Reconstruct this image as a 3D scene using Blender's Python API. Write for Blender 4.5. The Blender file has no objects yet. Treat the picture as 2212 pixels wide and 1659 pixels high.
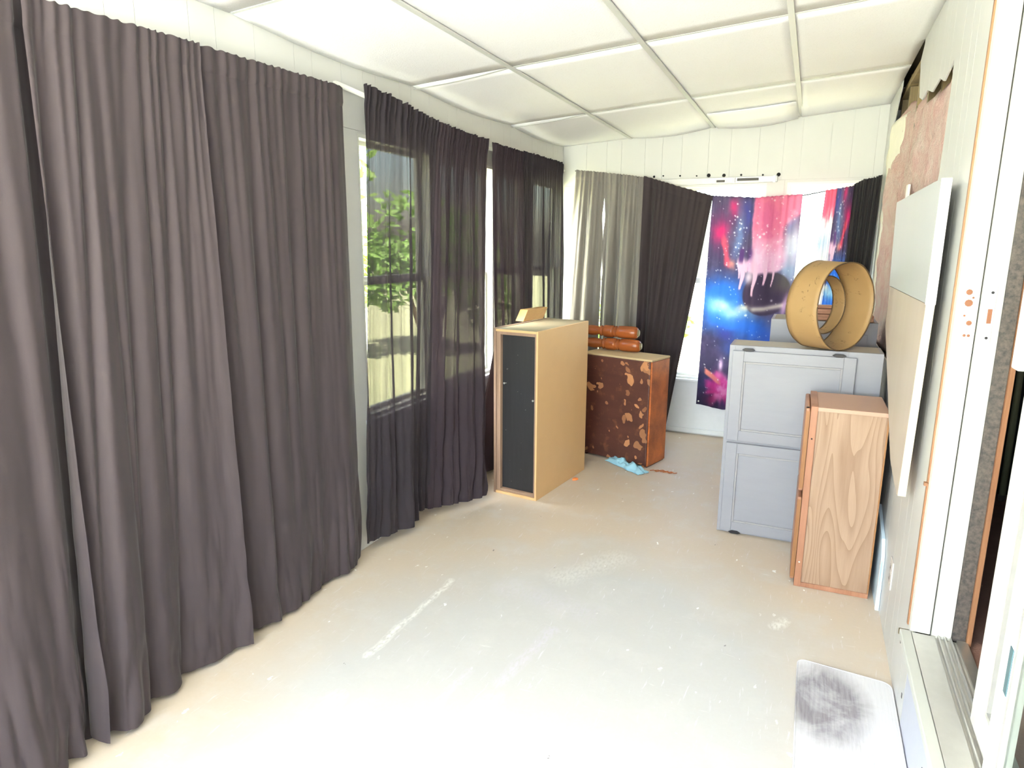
import bpy, bmesh, math, random
from math import sin, cos, pi, radians, exp, sqrt
from mathutils import Vector, Matrix, noise

C = bpy.context.scene.collection
SC = bpy.context.scene
R = random.Random(7)

# ------------------------------------------------------------------ camera
CAM = Vector((0, 0, 1.52))
yaw, pitch, roll = radians(23.9), radians(11.8), radians(0.34)
fw = Vector((-sin(yaw) * cos(pitch), cos(yaw) * cos(pitch), -sin(pitch)))
r0 = Vector((cos(yaw), sin(yaw), 0)); u0 = r0.cross(fw)
rt = cos(roll) * r0 + sin(roll) * u0; up = -sin(roll) * r0 + cos(roll) * u0
cd = bpy.data.cameras.new('camera'); cam = bpy.data.objects.new('camera', cd); C.objects.link(cam)
cam.matrix_world = Matrix(((rt.x, up.x, -fw.x, 0), (rt.y, up.y, -fw.y, 0), (rt.z, up.z, -fw.z, CAM.z), (0, 0, 0, 1)))
cd.sensor_fit = 'HORIZONTAL'; cd.sensor_width = 36; cd.lens = 36 * 1438 / 2212; cd.clip_start = 0.05
SC.camera = cam

# ------------------------------------------------------------------ light
SC.view_settings.view_transform = 'Standard'; SC.view_settings.look = 'None'
SC.view_settings.exposure = 0.08; SC.view_settings.gamma = 1.0
SC.view_settings.use_curve_mapping = False
W = bpy.data.worlds.new('world'); SC.world = W; W.use_nodes = True
wn = W.node_tree; bg = wn.nodes['Background']
sky = wn.nodes.new('ShaderNodeTexSky'); sky.sky_type = 'NISHITA'; sky.sun_disc = False
sky.sun_elevation = radians(55); sky.sun_rotation = radians(250); sky.air_density = 1.0; sky.dust_density = 3.0
wn.links.new(sky.outputs[0], bg.inputs[0]); bg.inputs[1].default_value = 2.6
sd = bpy.data.lights.new('sun', 'SUN'); sd.energy = 230; sd.angle = radians(0.6); sd.color = (1, .96, .88)
so = bpy.data.objects.new('sun', sd); C.objects.link(so)
so.rotation_euler = Vector((-.62, .42, -1.0)).to_track_quat('-Z', 'Y').to_euler(); so.location = (8, -6, 14)

def area(name, loc, direction, sx, sy, energy, color):
    d = bpy.data.lights.new(name, 'AREA'); d.shape = 'RECTANGLE'; d.size = sx; d.size_y = sy; d.energy = energy; d.color = color
    o = bpy.data.objects.new(name, d); C.objects.link(o); o.location = loc
    o.rotation_euler = Vector(direction).to_track_quat('-Z', 'Y').to_euler()
    return o
# daylight through the windows of the near end of the porch (behind the camera and beside it)
area('daylight_back_window', (-0.75, -1.48, 1.45), (-.12, 1, 1.25), 2.0, 1.35, 200, (.83, .915, 1.0))
area('daylight_left_window', (-1.90, -0.25, 1.35), (1, .45, 1.7), 1.3, 1.3, 52, (.89, .945, 1.0))
# daylight through the end windows
area('daylight_end_window', (-0.45, 5.62, 1.22), (0, -1, .45), 1.6, 1.45, 16, (.95, 1.0, .95))

# ------------------------------------------------------------------ helpers
def lin(c):
    return c / 12.92 if c <= .04045 else ((c + .055) / 1.055) ** 2.4
def S(r, g, b):
    return (lin(r / 255), lin(g / 255), lin(b / 255), 1)

class MB:
    def __init__(s): s.v = []; s.f = []
    def add(s, vs, fs):
        n = len(s.v); s.v += [tuple(p) for p in vs]; s.f += [tuple(i + n for i in q) for q in fs]; return s
    def box(s, x0, x1, y0, y1, z0, z1):
        return s.add([(x0, y0, z0), (x1, y0, z0), (x1, y1, z0), (x0, y1, z0), (x0, y0, z1), (x1, y0, z1), (x1, y1, z1), (x0, y1, z1)],
                     [(0, 3, 2, 1), (4, 5, 6, 7), (0, 1, 5, 4), (1, 2, 6, 5), (2, 3, 7, 6), (3, 0, 4, 7)])
    def hexa(s, b, t):   # bottom quad ccw, top quad ccw
        return s.add(list(b) + list(t), [(0, 3, 2, 1), (4, 5, 6, 7), (0, 1, 5, 4), (1, 2, 6, 5), (2, 3, 7, 6), (3, 0, 4, 7)])
    def prism(s, pts, off):   # polygon pts extruded along off
        n = len(pts); off = Vector(off); q = [Vector(p) for p in pts]
        return s.add(q + [p + off for p in q], [tuple(range(n)), tuple(range(2 * n - 1, n - 1, -1))] + [(i, i + n, (i + 1) % n + n, (i + 1) % n) for i in range(n)])
    def tube(s, path, r, n=8, cap=True):
        P = [Vector(p) for p in path]; rows = []
        for i, p in enumerate(P):
            t = (P[min(i + 1, len(P) - 1)] - P[max(i - 1, 0)]).normalized()
            a = t.cross(Vector((0, 0, 1)))
            if a.length < .05: a = t.cross(Vector((1, 0, 0)))
            a.normalize(); b = t.cross(a)
            rr = r[i] if isinstance(r, (list, tuple)) else r
            rows.append([p + (a * cos(2 * pi * k / n) + b * sin(2 * pi * k / n)) * rr for k in range(n)])
        vs = [v for row in rows for v in row]; fs = []
        for i in range(len(P) - 1):
            for k in range(n):
                fs.append((i * n + k, i * n + (k + 1) % n, (i + 1) * n + (k + 1) % n, (i + 1) * n + k))
        if cap: fs += [tuple(range(n - 1, -1, -1)), tuple((len(P) - 1) * n + k for k in range(n))]
        return s.add(vs, fs)
    def grid(s, rows):
        nv = len(rows[0]); vs = [p for r in rows for p in r]; fs = []
        for i in range(len(rows) - 1):
            for j in range(nv - 1):
                fs.append((i * nv + j, i * nv + j + 1, (i + 1) * nv + j + 1, (i + 1) * nv + j))
        return s.add(vs, fs)

def obj(name, mb, m, parent=None, bevel=0, smooth=False, kind=None, solid=0):
    me = bpy.data.meshes.new(name); me.from_pydata(mb.v, [], mb.f)
    bm = bmesh.new(); bm.from_mesh(me); bmesh.ops.recalc_face_normals(bm, faces=bm.faces); bm.to_mesh(me); bm.free()
    o = bpy.data.objects.new(name, me); C.objects.link(o)
    if m: me.materials.append(m)
    if smooth: me.polygons.foreach_set('use_smooth', [True] * len(me.polygons))
    if solid:
        k = o.modifiers.new('solid', 'SOLIDIFY'); k.thickness = solid; k.offset = 0
    if bevel:
        k = o.modifiers.new('bevel', 'BEVEL'); k.width = bevel; k.segments = 2; k.limit_method = 'ANGLE'
    if parent: o.parent = parent
    if kind: o['kind'] = kind
    return o
def struct(name, mb, m, parent=None, **k):
    return obj(name, mb, m, parent, kind=None if parent else 'structure', **k)
def tag(o, label, cat, group=None):
    o['label'] = label; o['category'] = cat
    if group: o['group'] = group
    return o
def thing(name, label, cat, loc=(0, 0, 0), rz=0, group=None):
    o = bpy.data.objects.new(name, None); C.objects.link(o); o.location = loc; o.rotation_euler = (0, 0, rz); o.empty_display_size = .1
    return tag(o, label, cat, group)

# ------------------------------------------------------------------ materials
class NT:
    def __init__(s, name):
        s.m = bpy.data.materials.new(name); s.m.use_nodes = True; s.t = s.m.node_tree; s.n = s.t.nodes; s.l = s.t.links
        s.p = s.n['Principled BSDF']; s.out = s.n['Material Output']
    def node(s, ty, **k):
        a = s.n.new(ty)
        for q, v in k.items(): setattr(a, q, v)
        return a
    def link(s, a, b): s.l.new(a, b)
    def coord(s, which='Object'):
        return s.node('ShaderNodeTexCoord').outputs[which]
    def mapping(s, vec, scale=(1, 1, 1), loc=(0, 0, 0), rot=(0, 0, 0)):
        m = s.node('ShaderNodeMapping'); m.inputs['Scale'].default_value = scale; m.inputs['Location'].default_value = loc; m.inputs['Rotation'].default_value = rot
        s.link(vec, m.inputs[0]); return m.outputs[0]
    def noise(s, vec, scale=5, detail=4, rough=.55, dist=0):
        a = s.node('ShaderNodeTexNoise'); a.inputs['Scale'].default_value = scale; a.inputs['Detail'].default_value = detail
        a.inputs['Roughness'].default_value = rough; a.inputs['Distortion'].default_value = dist
        s.link(vec, a.inputs['Vector']); return a.outputs['Fac']
    def ramp(s, fac, stops, interp='LINEAR'):
        a = s.node('ShaderNodeValToRGB'); e = a.color_ramp; e.interpolation = interp
        while len(e.elements) < len(stops): e.elements.new(.5)
        for el, (p, c) in zip(e.elements, stops):
            el.position = p; el.color = c if not isinstance(c, (int, float)) else (c, c, c, 1)
        s.link(fac, a.inputs[0]); return a.outputs[0]
    def mix(s, fac, a, b):
        m = s.node('ShaderNodeMix', data_type='RGBA')
        for sock, v in ((m.inputs[0], fac), (m.inputs[6], a), (m.inputs[7], b)):
            if isinstance(v, (tuple, float, int)): sock.default_value = v
            else: s.link(v, sock)
        return m.outputs[2]
    def math(s, op, a, b=None, clamp=False):
        m = s.node('ShaderNodeMath', operation=op, use_clamp=clamp)
        for i, v in enumerate((a, b)):
            if v is None: continue
            if isinstance(v, (int, float)): m.inputs[i].default_value = v
            else: s.link(v, m.inputs[i])
        return m.outputs[0]
    def sep(s, vec):
        a = s.node('ShaderNodeSeparateXYZ'); s.link(vec, a.inputs[0]); return a.outputs
    def bump(s, h, strength=.2, dist=.01):
        b = s.node('ShaderNodeBump'); b.inputs['Strength'].default_value = strength; b.inputs['Distance'].default_value = dist
        s.link(h, b.inputs['Height']); s.link(b.outputs[0], s.p.inputs['Normal'])
    def base(s, c):
        if isinstance(c, tuple): s.p.inputs['Base Color'].default_value = c
        else: s.link(c, s.p.inputs['Base Color'])
    def rough(s, v): s.p.inputs['Roughness'].default_value = v
    def spec(s, v): s.p.inputs['Specular IOR Level'].default_value = v

def plain(name, c, rough=.6, var=.08, scale=12, bump=0, metal=0, spec=.4):
    t = NT(name); n = t.noise(t.coord(), scale, 5)
    d = tuple(max(0, x * (1 - var)) for x in c[:3]) + (1,); e = tuple(min(1, x * (1 + var)) for x in c[:3]) + (1,)
    t.base(t.mix(n, d, e)); t.rough(rough); t.spec(spec); t.p.inputs['Metallic'].default_value = metal
    if bump: t.bump(t.noise(t.coord(), scale * 12, 3), bump, .004)
    return t.m

def wood(name, c1, c2, axis='Z', scale=1.0, rough=.5, spec=.4, contrast=1.0, fig=0.0):
    """long grain along an axis; fig > 0 adds cathedral figure"""
    t = NT(name); co = t.coord()
    st = {'X': (.6, 9, 9), 'Y': (9, .6, 9), 'Z': (9, 9, .6)}[axis]
    v = t.mapping(co, tuple(q * scale for q in st))
    big = t.noise(v, 1.2, 3, .5, .4)
    if fig:
        mv = t.mapping(co, {'X': (.9, 7, 7), 'Y': (7, .9, 7), 'Z': (7, 7, .9)}[axis], (3.1, 0, .4))
        rings = t.math('FRACT', t.math('MULTIPLY', t.noise(mv, 1.0, 1.5, .4, .25), fig))
        rings = t.math('SUBTRACT', .68, t.math('MULTIPLY', t.math('POWER', rings, 2.5), .62))
        big = t.math('ADD', t.math('MULTIPLY', big, .3), t.math('MULTIPLY', rings, .72))
    fine = t.noise(t.mapping(co, tuple(q * scale * 7 for q in st)), 2.0, 4, .6)
    f = t.math('ADD', t.math('MULTIPLY', big, .7), t.math('MULTIPLY', fine, .3))
    lo, hi = .5 - .22 / contrast, .5 + .22 / contrast
    t.base(t.ramp(f, [(max(0, lo), c2), (min(1, hi), c1)])); t.rough(rough); t.spec(spec); t.bump(fine, .08, .002)
    return t.m

M = {}
M['wall'] = plain('painted_panelling', S(215, 213, 208), .45, .03, 6)
M['wall_right'] = None
M['ceiling_bar'] = plain('white_grid_bar', S(212, 211, 204), .4, .03)
M['white_paint'] = plain('white_gloss_paint', S(238, 237, 228), .35, .04, 20)
M['white_sill'] = plain('white_sill_paint', S(232, 234, 236), .4, .05, 20)
M['riser'] = plain('bluish_white_riser', S(188, 190, 202), .4, .04, 20)
M['nosing'] = plain('cream_sill_nosing', S(186, 185, 178), .45, .05, 20)
M['orange_wood'] = wood('raw_orange_wood', S(152, 110, 80), S(112, 72, 48), 'Z')
M['casing'] = plain('cream_casing_paint', S(212, 209, 198), .45, .04, 20)
M['dark_frame'] = plain('dark_chipped_paint', S(74, 68, 66), .5, .2, 30)
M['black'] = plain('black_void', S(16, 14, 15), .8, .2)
M['stud'] = wood('stud_wood', S(150, 130, 90), S(80, 66, 44), 'Z')
M['cavity'] = plain('dark_wall_cavity', S(92, 80, 60), .9, .3, 9)
M['brass_black'] = plain('black_hinge_metal', S(46, 44, 46), .45, .1, 30, metal=.6)
M['steel'] = plain('worn_steel', S(190, 186, 178), .35, .1, 40, metal=.8)
M['aluminium'] = plain('dull_aluminium', S(190, 187, 182), .4, .1, 30, metal=.4)
M['nail'] = plain('bright_nail', S(220, 220, 215), .3, .05, metal=.7)
M['rod'] = plain('white_rod_enamel', S(238, 236, 226), .35, .03)

# painted right wall with fine light grooves
t = NT('grey_panelling'); co = t.coord(); n = t.noise(t.mapping(co, (1, 1, .25)), 7, 4)
fine = t.noise(t.mapping(co, (90, 90, .6)), 2, 2)
t.base(t.mix(t.math('MULTIPLY', fine, .5), t.mix(n, S(188, 187, 184), S(196, 195, 192)), S(208, 207, 204))); t.rough(.33); M['wall_right'] = t.m

# ceiling tile: speckled cream fibre
t = NT('ceiling_tile'); co = t.coord(); n = t.noise(co, 4, 3); sp = t.noise(co, 160, 2, .6)
t.base(t.mix(t.math('MULTIPLY', t.math('GREATER_THAN', sp, .62), .10), t.mix(n, S(249, 246, 243), S(252, 250, 249)), S(180, 172, 150)))
t.rough(.9); t.spec(.1); t.bump(sp, .25, .004); M['tile'] = t.m

# floor: worn painted concrete with scuffs and paint flecks
t = NT('painted_concrete'); co = t.coord()
big = t.noise(co, 1.3, 5, .6); mid = t.noise(co, 5, 5, .65); fine = t.noise(co, 60, 4, .7)
sx = t.sep(co)     # the walked middle is worn to grey, the edges keep their tan paint
tx = t.math('MULTIPLY', t.math('ADD', sx[0], t.math('MULTIPLY', t.math('SUBTRACT', sx[1], 1.6), -.05)), 1.0)
trd = t.math('ADD', t.math('POWER', t.math('DIVIDE', t.math('ADD', tx, .72), .95), 2), t.math('POWER', t.math('DIVIDE', t.math('SUBTRACT', sx[1], 1.2), 1.9), 4))
trd = t.math('SUBTRACT', 1.45, t.math('ADD', trd, t.math('MULTIPLY', t.math('SUBTRACT', big, .5), 1.6)), True)
col = t.mix(trd, S(202, 186, 169), S(192, 190, 189))
col = t.mix(t.math('MULTIPLY', t.ramp(mid, [(.5, 0), (.75, 1)]), .55), col, S(204, 201, 199))
col = t.mix(t.math('MULTIPLY', fine, .16), col, S(160, 146, 124))
def capsule(t, co, a, b, w, warp=0):
    """0..1 mask along a floor segment a-b of half width w"""
    sx = t.sep(co)
    ax, ay = a; bx, by = b; L2 = (bx - ax) ** 2 + (by - ay) ** 2
    px = t.math('SUBTRACT', sx[0], ax); py = t.math('SUBTRACT', sx[1], ay)
    h = t.math('DIVIDE', t.math('ADD', t.math('MULTIPLY', px, bx - ax), t.math('MULTIPLY', py, by - ay)), L2, True)
    dx = t.math('SUBTRACT', px, t.math('MULTIPLY', h, bx - ax)); dy = t.math('SUBTRACT', py, t.math('MULTIPLY', h, by - ay))
    d = t.math('SQRT', t.math('ADD', t.math('MULTIPLY', dx, dx), t.math('MULTIPLY', dy, dy)))
    return t.math('SUBTRACT', 1.0, t.math('DIVIDE', d, w), True)
wc = t.node('ShaderNodeVectorMath', operation='ADD'); t.link(co, wc.inputs[0])
nz = t.node('ShaderNodeTexNoise'); nz.inputs['Scale'].default_value = 5; t.link(co, nz.inputs['Vector'])
vm = t.node('ShaderNodeVectorMath', operation='MULTIPLY'); t.link(nz.outputs['Color'], vm.inputs[0]); vm.inputs[1].default_value = (.06, .06, 0)
t.link(vm.outputs[0], wc.inputs[1]); wco = wc.outputs[0]
SCR = SCRATCHES = [((-1.38, 1.86), (-1.36, 2.50), .022, .75, 'w'), ((-.86, 1.93), (-.80, 2.32), .035, .5, 'p'),
       ((-1.02, 1.55), (-.98, 1.95), .02, .4, 'p'), ((-.53, 1.70), (-.16, 1.42), .010, .7, 'w'), ((-.85, 1.42), (-.62, 1.66), .010, .6, 'w'),
       ((-.92, 1.45), (-.84, 1.85), .05, .35, 'p'), ((-.64, 1.52), (-.60, 1.72), .07, .3, 'p'), ((-1.30, 1.52), (-1.33, 1.62), .05, .6, 'p'),
       ((-.9, 2.75), (-.72, 3.05), .10, .3, 'w'), ((-1.1, 2.55), (-.7, 2.5), .10, .22, 'p'), ((.02, 2.72), (.06, 2.78), .03, .6, 'w')]
brk = t.ramp(t.noise(t.mapping(co, (30, 12, 1)), 3, 3), [(.35, 0), (.6, 1)])
for a, b, w, k, cc in SCR:
    m = t.math('MULTIPLY', t.math('MULTIPLY', t.math('POWER', capsule(t, wco, a, b, w), .7), brk), k, True)
    col = t.mix(m, col, S(240, 238, 232) if cc == 'w' else S(205, 196, 212))
wx = t.node('ShaderNodeVectorMath', operation='ADD'); t.link(co, wx.inputs[0])
n3 = t.node('ShaderNodeTexNoise'); n3.inputs['Scale'].default_value = 38; t.link(co, n3.inputs['Vector'])
v3 = t.node('ShaderNodeVectorMath', operation='MULTIPLY'); t.link(n3.outputs['Color'], v3.inputs[0]); v3.inputs[1].default_value = (.035, .035, 0); t.link(v3.outputs[0], wx.inputs[1])
vor = t.node('ShaderNodeTexVoronoi'); vor.inputs['Scale'].default_value = 19; t.link(t.mapping(wx.outputs[0], (1.5, .75, 0), (0, 0, 0), (0, 0, .5)), vor.inputs['Vector'])
vs_ = t.sep(vor.outputs['Color'])
fl = t.math('MULTIPLY', t.math('LESS_THAN', vor.outputs['Distance'], t.math('MULTIPLY', t.math('POWER', vs_[1], 2.5), .20)), t.math('GREATER_THAN', vs_[0], .50))
col = t.mix(t.math('MULTIPLY', fl, t.math('MULTIPLY', t.ramp(mid, [(.42, 0), (.55, 1)]), t.ramp(fine, [(.40, .3), (.5, 1)]))), col, S(240, 239, 236))
sc2 = t.noise(t.mapping(wco, (26, 2.2, 1), (0, 0, 0), (0, 0, -.35)), 3, 4, .7)
col = t.mix(t.math('MULTIPLY', t.ramp(sc2, [(.62, 0), (.70, 1)]), .5), col, S(220, 215, 224))
sc3 = t.noise(t.mapping(wco, (2.6, 24, 1), (3, 1, 0), (0, 0, -.5)), 3, 4, .7)
col = t.mix(t.math('MULTIPLY', t.ramp(sc3, [(.64, 0), (.72, 1)]), .42), col, S(226, 224, 220))
dk = t.math('MULTIPLY', t.math('LESS_THAN', vor.outputs['Distance'], .09), t.math('LESS_THAN', vs_[0], .012))
col = t.mix(t.math('MULTIPLY', dk, .7), col, S(96, 86, 90))
t.base(col); t.p.inputs['Roughness'].default_value = .5; t.spec(.35); t.bump(fine, .08, .003); M['floor'] = t.m

def fabric(name, c, rough=.85, sheer=0.0, transl=0.0, sheen=.15):
    t = NT(name); co = t.coord(); n = t.noise(co, 3, 4); w = t.noise(t.mapping(co, (1, 1, 1)), 420, 2)
    d = tuple(x * .86 for x in c[:3]) + (1,); e = tuple(x * 1.12 for x in c[:3]) + (1,)
    t.base(t.mix(n, d, e)); t.rough(rough); t.spec(.25); t.bump(w, .12, .001)
    t.p.inputs['Sheen Weight'].default_value = sheen; t.p.inputs['Sheen Roughness'].default_value = .4
    last = t.p.outputs[0]
    if transl:
        tr = t.node('ShaderNodeBsdfTranslucent'); tr.inputs[0].default_value = tuple(min(1, x * 1.6) for x in c[:3]) + (1,)
        ms = t.node('ShaderNodeMixShader'); ms.inputs[0].default_value = transl
        t.link(last, ms.inputs[1]); t.link(tr.outputs[0], ms.inputs[2]); last = ms.outputs[0]
    if sheer:
        at = t.node('ShaderNodeAttribute', attribute_name='weave'); tp = t.node('ShaderNodeBsdfTransparent'); tp.inputs[0].default_value = (1, .98, .9, 1)
        ms = t.node('ShaderNodeMixShader'); t.link(t.math('MULTIPLY', at.outputs['Fac'], sheer), ms.inputs[0])
        t.link(last, ms.inputs[1]); t.link(tp.outputs[0], ms.inputs[2]); last = ms.outputs[0]
    t.link(last, t.out.inputs[0]); return t.m
M['blackout'] = fabric('charcoal_blackout_cloth', S(61, 53, 56), sheen=.1)
M['sheer'] = fabric('black_sheer_cloth', S(44, 38, 43), sheer=.047, transl=.05, sheen=.05)
M['sheer2'] = fabric('plum_sheer_cloth', S(49, 40, 46), sheer=.009, transl=.05, sheen=.05)
M['grey_cloth'] = fabric('grey_satin_cloth', S(132, 126, 120), .5, sheen=.2)
M['dark_cloth'] = fabric('dark_brown_cloth', S(56, 48, 51))
M['black_cloth'] = fabric('black_cloth', S(40, 37, 39))

t = NT('glass'); gl = t.node('ShaderNodeBsdfGlossy'); gl.inputs['Roughness'].default_value = .02; tp = t.node('ShaderNodeBsdfTransparent')
tp.inputs[0].default_value = (.95, .98, .96, 1); ms = t.node('ShaderNodeMixShader'); ms.inputs[0].default_value = .06
dust = t.noise(t.coord(), 3, 3); t.link(t.math('MULTIPLY', dust, .1), ms.inputs[0])
t.link(tp.outputs[0], ms.inputs[1]); t.link(gl.outputs[0], ms.inputs[2]); t.link(ms.outputs[0], t.out.inputs[0]); M['glass'] = t.m

# ------------------------------------------------------------------ room shell
XL, XR, YE, YB = -1.96, .39, 5.45, -1.6
def cz(x): return 2.31 + (x - XL) * .16 / 2.35
ZL, ZR = cz(XL), cz(XR)

struct('floor', MB().box(-2.1, .42, YB, 5.6, -.06, 0), M['floor'])

def wall_with_openings(fixed, lo, hi, z0, z1, ops):
    """list of (a0,a1,z0,z1) solid rectangles around the openings"""
    out = []; cur = lo
    for a0, a1, b0, b1 in sorted(ops):
        if a0 > cur: out.append((cur, a0, z0, z1))
        out.append((a0, a1, z0, b0)); out.append((a0, a1, b1, z1)); cur = a1
    out.append((cur, hi, z0, z1)); return out

LW = [(-.9, .45, .66, 2.02), (2.655, 3.32, .66, 2.02), (3.40, 4.12, .66, 2.02), (4.16, 4.72, .66, 2.02), (4.80, 5.449, .66, 2.02)]
mb = MB()
for a0, a1, b0, b1 in wall_with_openings(0, YB, YE + .1, 0, ZL + .1, LW): mb.box(XL - .12, XL - .006, a0, a1, b0, b1)
wl = struct('wall_left', mb, M['wall'])
y = .80; widths = [.21, .105, .19, .155, .10, .2, .11, .18]; k = 0
while y < YE:      # panelling boards above the windows
    w = widths[k % 8]; k += 1; y1 = min(y + w, YE)
    obj('panel', MB().box(XL - .006, XL, y + .0008, y1 - .0008, 2.03, ZL + .02), M['wall'], wl)
    y = y1
for a0, a1 in ((.80, 2.653), (3.325, 3.395), (4.122, 4.158), (4.725, 4.795)):
    obj('panel', MB().box(XL - .006, XL, a0, a1, .0, 2.028), M['wall'], wl)
for a0, a1 in ((2.657, 3.323), (3.397, 4.12), (4.16, 4.723), (4.797, 5.448)):
    obj('panel', MB().box(XL - .006, XL, a0, a1, .0, .635), M['wall'], wl)

EW = [(-1.80, -1.26, .46, 1.98), (-1.17, -.36, .46, 1.98), (-.22, .27, .46, 1.98)]
mb = MB()
for a0, a1, b0, b1 in wall_with_openings(0, XL - .1, XR + .15, 0, 2.6, EW): mb.box(a0, a1, YE + .006, YE + .12, b0, b1)
we = struct('wall_end', mb, M['wall'])
x = XL; k = 0; widths = [.2, .17, .12, .19, .135, .15, .2, .16]
while x < XR:
    x1 = min(x + widths[k % 8], XR); k += 1
    a, b = x + .0006, x1 - .0006
    obj('panel', MB().prism([(a, YE + .006, 2.0), (b, YE + .006, 2.0), (b, YE + .006, cz(b) + .02), (a, YE + .006, cz(a) + .02)], (0, -.006, 0)), M['wall'], we)
    x = x1
for a, b in ((XL, -1.82), (-1.24, -1.19), (-.34, -.24), (.29, XR)):
    obj('panel', MB().box(a, b, YE, YE + .006, 0, 1.998), M['wall'], we)
for a, b in ((-1.818, -1.242), (-1.188, -.342), (-.238, .288)):
    obj('panel', MB().box(a, b, YE, YE + .006, .035, .44), M['white_sill'], we)
for i, (hx, hz) in enumerate([(-1.201, 2.052), (-1.129, 2.056), (-.999, 2.052), (-.873, 2.047), (-.783, 2.048), (-.671, 2.044), (-.547, 2.043), (-.394, 2.038), (-.285, 2.037)]):
    r = [.009, .006, .007, .006, .014, .013, .008, .007, .014][i]
    obj('screw_hole', MB().tube([(hx, YE + .001, hz), (hx, YE - .004, hz)], r, 10), M['black'], we)
struct('baseboard_end', MB().box(-1.9, XR - .01, YE - .012, YE, .012, .05), M['white_sill'], bevel=.003)

def window(n, axis, a0, a1, z0, z1, fixed, sgn, rails=(.5,), latch=False):
    """axis 'y' = in the left wall (fixed x), 'x' = in the end wall (fixed y); sgn = direction outwards"""
    def bx(mb, p0, p1, q0, q1, d0, d1):
        d0, d1 = sorted((fixed + sgn * d0, fixed + sgn * d1))
        return mb.box(d0, d1, p0, p1, q0, q1) if axis == 'y' else mb.box(p0, p1, d0, d1, q0, q1)
    mb = MB(); fw_ = .018
    bx(mb, a0, a0 + fw_, z0, z1, .0, .10); bx(mb, a1 - fw_, a1, z0, z1, .0, .10)
    bx(mb, a0 + fw_, a1 - fw_, z1 - fw_, z1, .0, .10); bx(mb, a0 + fw_, a1 - fw_, z0, z0 + fw_, .0, .10)
    w = struct('window_%d' % n, mb, M['white_paint'])
    obj('sill', bx(MB(), a0 - .02, a1 + .02, z0 - .02, z0, -.03, .05), M['white_sill'], w, bevel=.003)
    zz = [z0 + fw_] + [z0 + (z1 - z0) * r for r in rails] + [z1 - fw_]
    for i in range(len(zz) - 1):
        lo, hi = zz[i], zz[i + 1]; s = MB(); q = .02; d = .045 + .02 * (i % 2)
        bx(s, a0 + fw_, a1 - fw_, lo, lo + q, d, d + .025); bx(s, a0 + fw_, a1 - fw_, hi - q, hi, d, d + .025)
        bx(s, a0 + fw_, a0 + fw_ + q, lo + q, hi - q, d, d + .025); bx(s, a1 - fw_ - q, a1 - fw_, lo + q, hi - q, d, d + .025)
        f = obj('sash', s, M['white_paint'], w)
        obj('pane', bx(MB(), a0 + fw_ + q, a1 - fw_ - q, lo + q, hi - q, d + .010, d + .014), M['glass'], f)
    return w
for i, (a0, a1, b0, b1) in enumerate(LW): window(i + 1, 'y', a0, a1, b0, b1, XL - .006, -1)
for i, (a0, a1, b0, b1) in enumerate(EW): window(i + 6, 'x', a0, a1, b0, b1, YE + .006, 1, rails=(.52,))
hb = struct('trim_9', MB().box(-1.18, -.29, YE - .022, YE, 1.985, 2.028), M['aluminium'], bevel=.002)
obj('blind_bracket', MB().box(-.72, -.66, YE - .034, YE - .022, 1.992, 2.008), M['dark_frame'], hb, bevel=.002)
obj('blind_bracket', MB().box(-.60, -.585, YE - .036, YE - .022, 1.985, 2.022), M['aluminium'], hb, bevel=.002)
obj('slide_rail', MB().box(-.57, -.42, YE - .034, YE - .022, 1.998, 2.016), M['dark_frame'], hb, bevel=.002)
obj('blind_bracket', MB().box(-.32, -.30, YE - .036, YE - .022, 1.98, 2.03), M['white_sill'], hb, bevel=.002)

# back wall of the porch, behind the camera, with its wide window
mb = MB()
for a0, a1, b0, b1 in wall_with_openings(0, XL - .1, XR + .15, 0, 2.6, [(-1.8, .3, .35, 2.15)]): mb.box(a0, a1, YB - .12, YB, b0, b1)
struct('wall_back', mb, M['wall'])
window(9, 'x', -1.8, .3, .35, 2.15, YB, -1, rails=())

# ceiling: slab, hung tiles and grid bars
struct_ceiling = MB().hexa([(XL - .1, YB - .1, ZL + .10), (1.0, YB - .1, ZR + .14), (1.0, YE + .1, ZR + .14), (XL - .1, YE + .1, ZL + .10)],
                           [(XL - .1, YB - .1, ZL + .16), (1.0, YB - .1, ZR + .20), (1.0, YE + .1, ZR + .20), (XL - .1, YE + .1, ZL + .16)])
ce = struct('ceiling', struct_ceiling, M['cavity'])
gx = [XL, -1.40, -.768, -.165, XR + .004]; gy = [YB, -.48, .74, 1.94, 3.13, 4.36, YE]
def sag(ix, iy, a, b, x, y):
    d = 0.0012 * sin(pi * a) * sin(pi * b)
    if ix == 0:
        d += .016 * sin(pi * b) ** 1 * (1 - a) ** 2 * (1 if iy >= 3 else .15) + .006 * sin(pi * b) * (1 - a)
        if iy == 2: d += -.0
    if ix == 1 and iy == 5: d += .026 * sin(pi * a) ** .8 * max(0, (b - .25) / .75) ** 1.5
    if ix == 2 and iy == 5: d += .03 * sin(pi * min(1, a * .9 + .02)) * max(0, (b - .35) / .65) ** 1.2
    if ix == 3 and iy == 5: d += .012 * (1 - a) * b
    return d
for ix in range(4):
    for iy in range(6):
        x0, x1, y0, y1 = gx[ix] + .004, gx[ix + 1] - .004, gy[iy] + .004, gy[iy + 1] - .004
        n = 12; rows = []
        for i in range(n + 1):
            b = i / n; yy = y0 + (y1 - y0) * b
            rows.append([(x0 + (x1 - x0) * j / n, yy, cz(x0 + (x1 - x0) * j / n) + .004 - sag(ix, iy, j / n, b, 0, 0)) for j in range(n + 1)])
        o = obj('ceiling_tile', MB().grid(rows), M['tile'], ce, smooth=True)
        k = o.modifiers.new('solid', 'SOLIDIFY'); k.thickness = .014; k.offset = 1 if o.data.polygons[0].normal.z > 0 else -1
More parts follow.
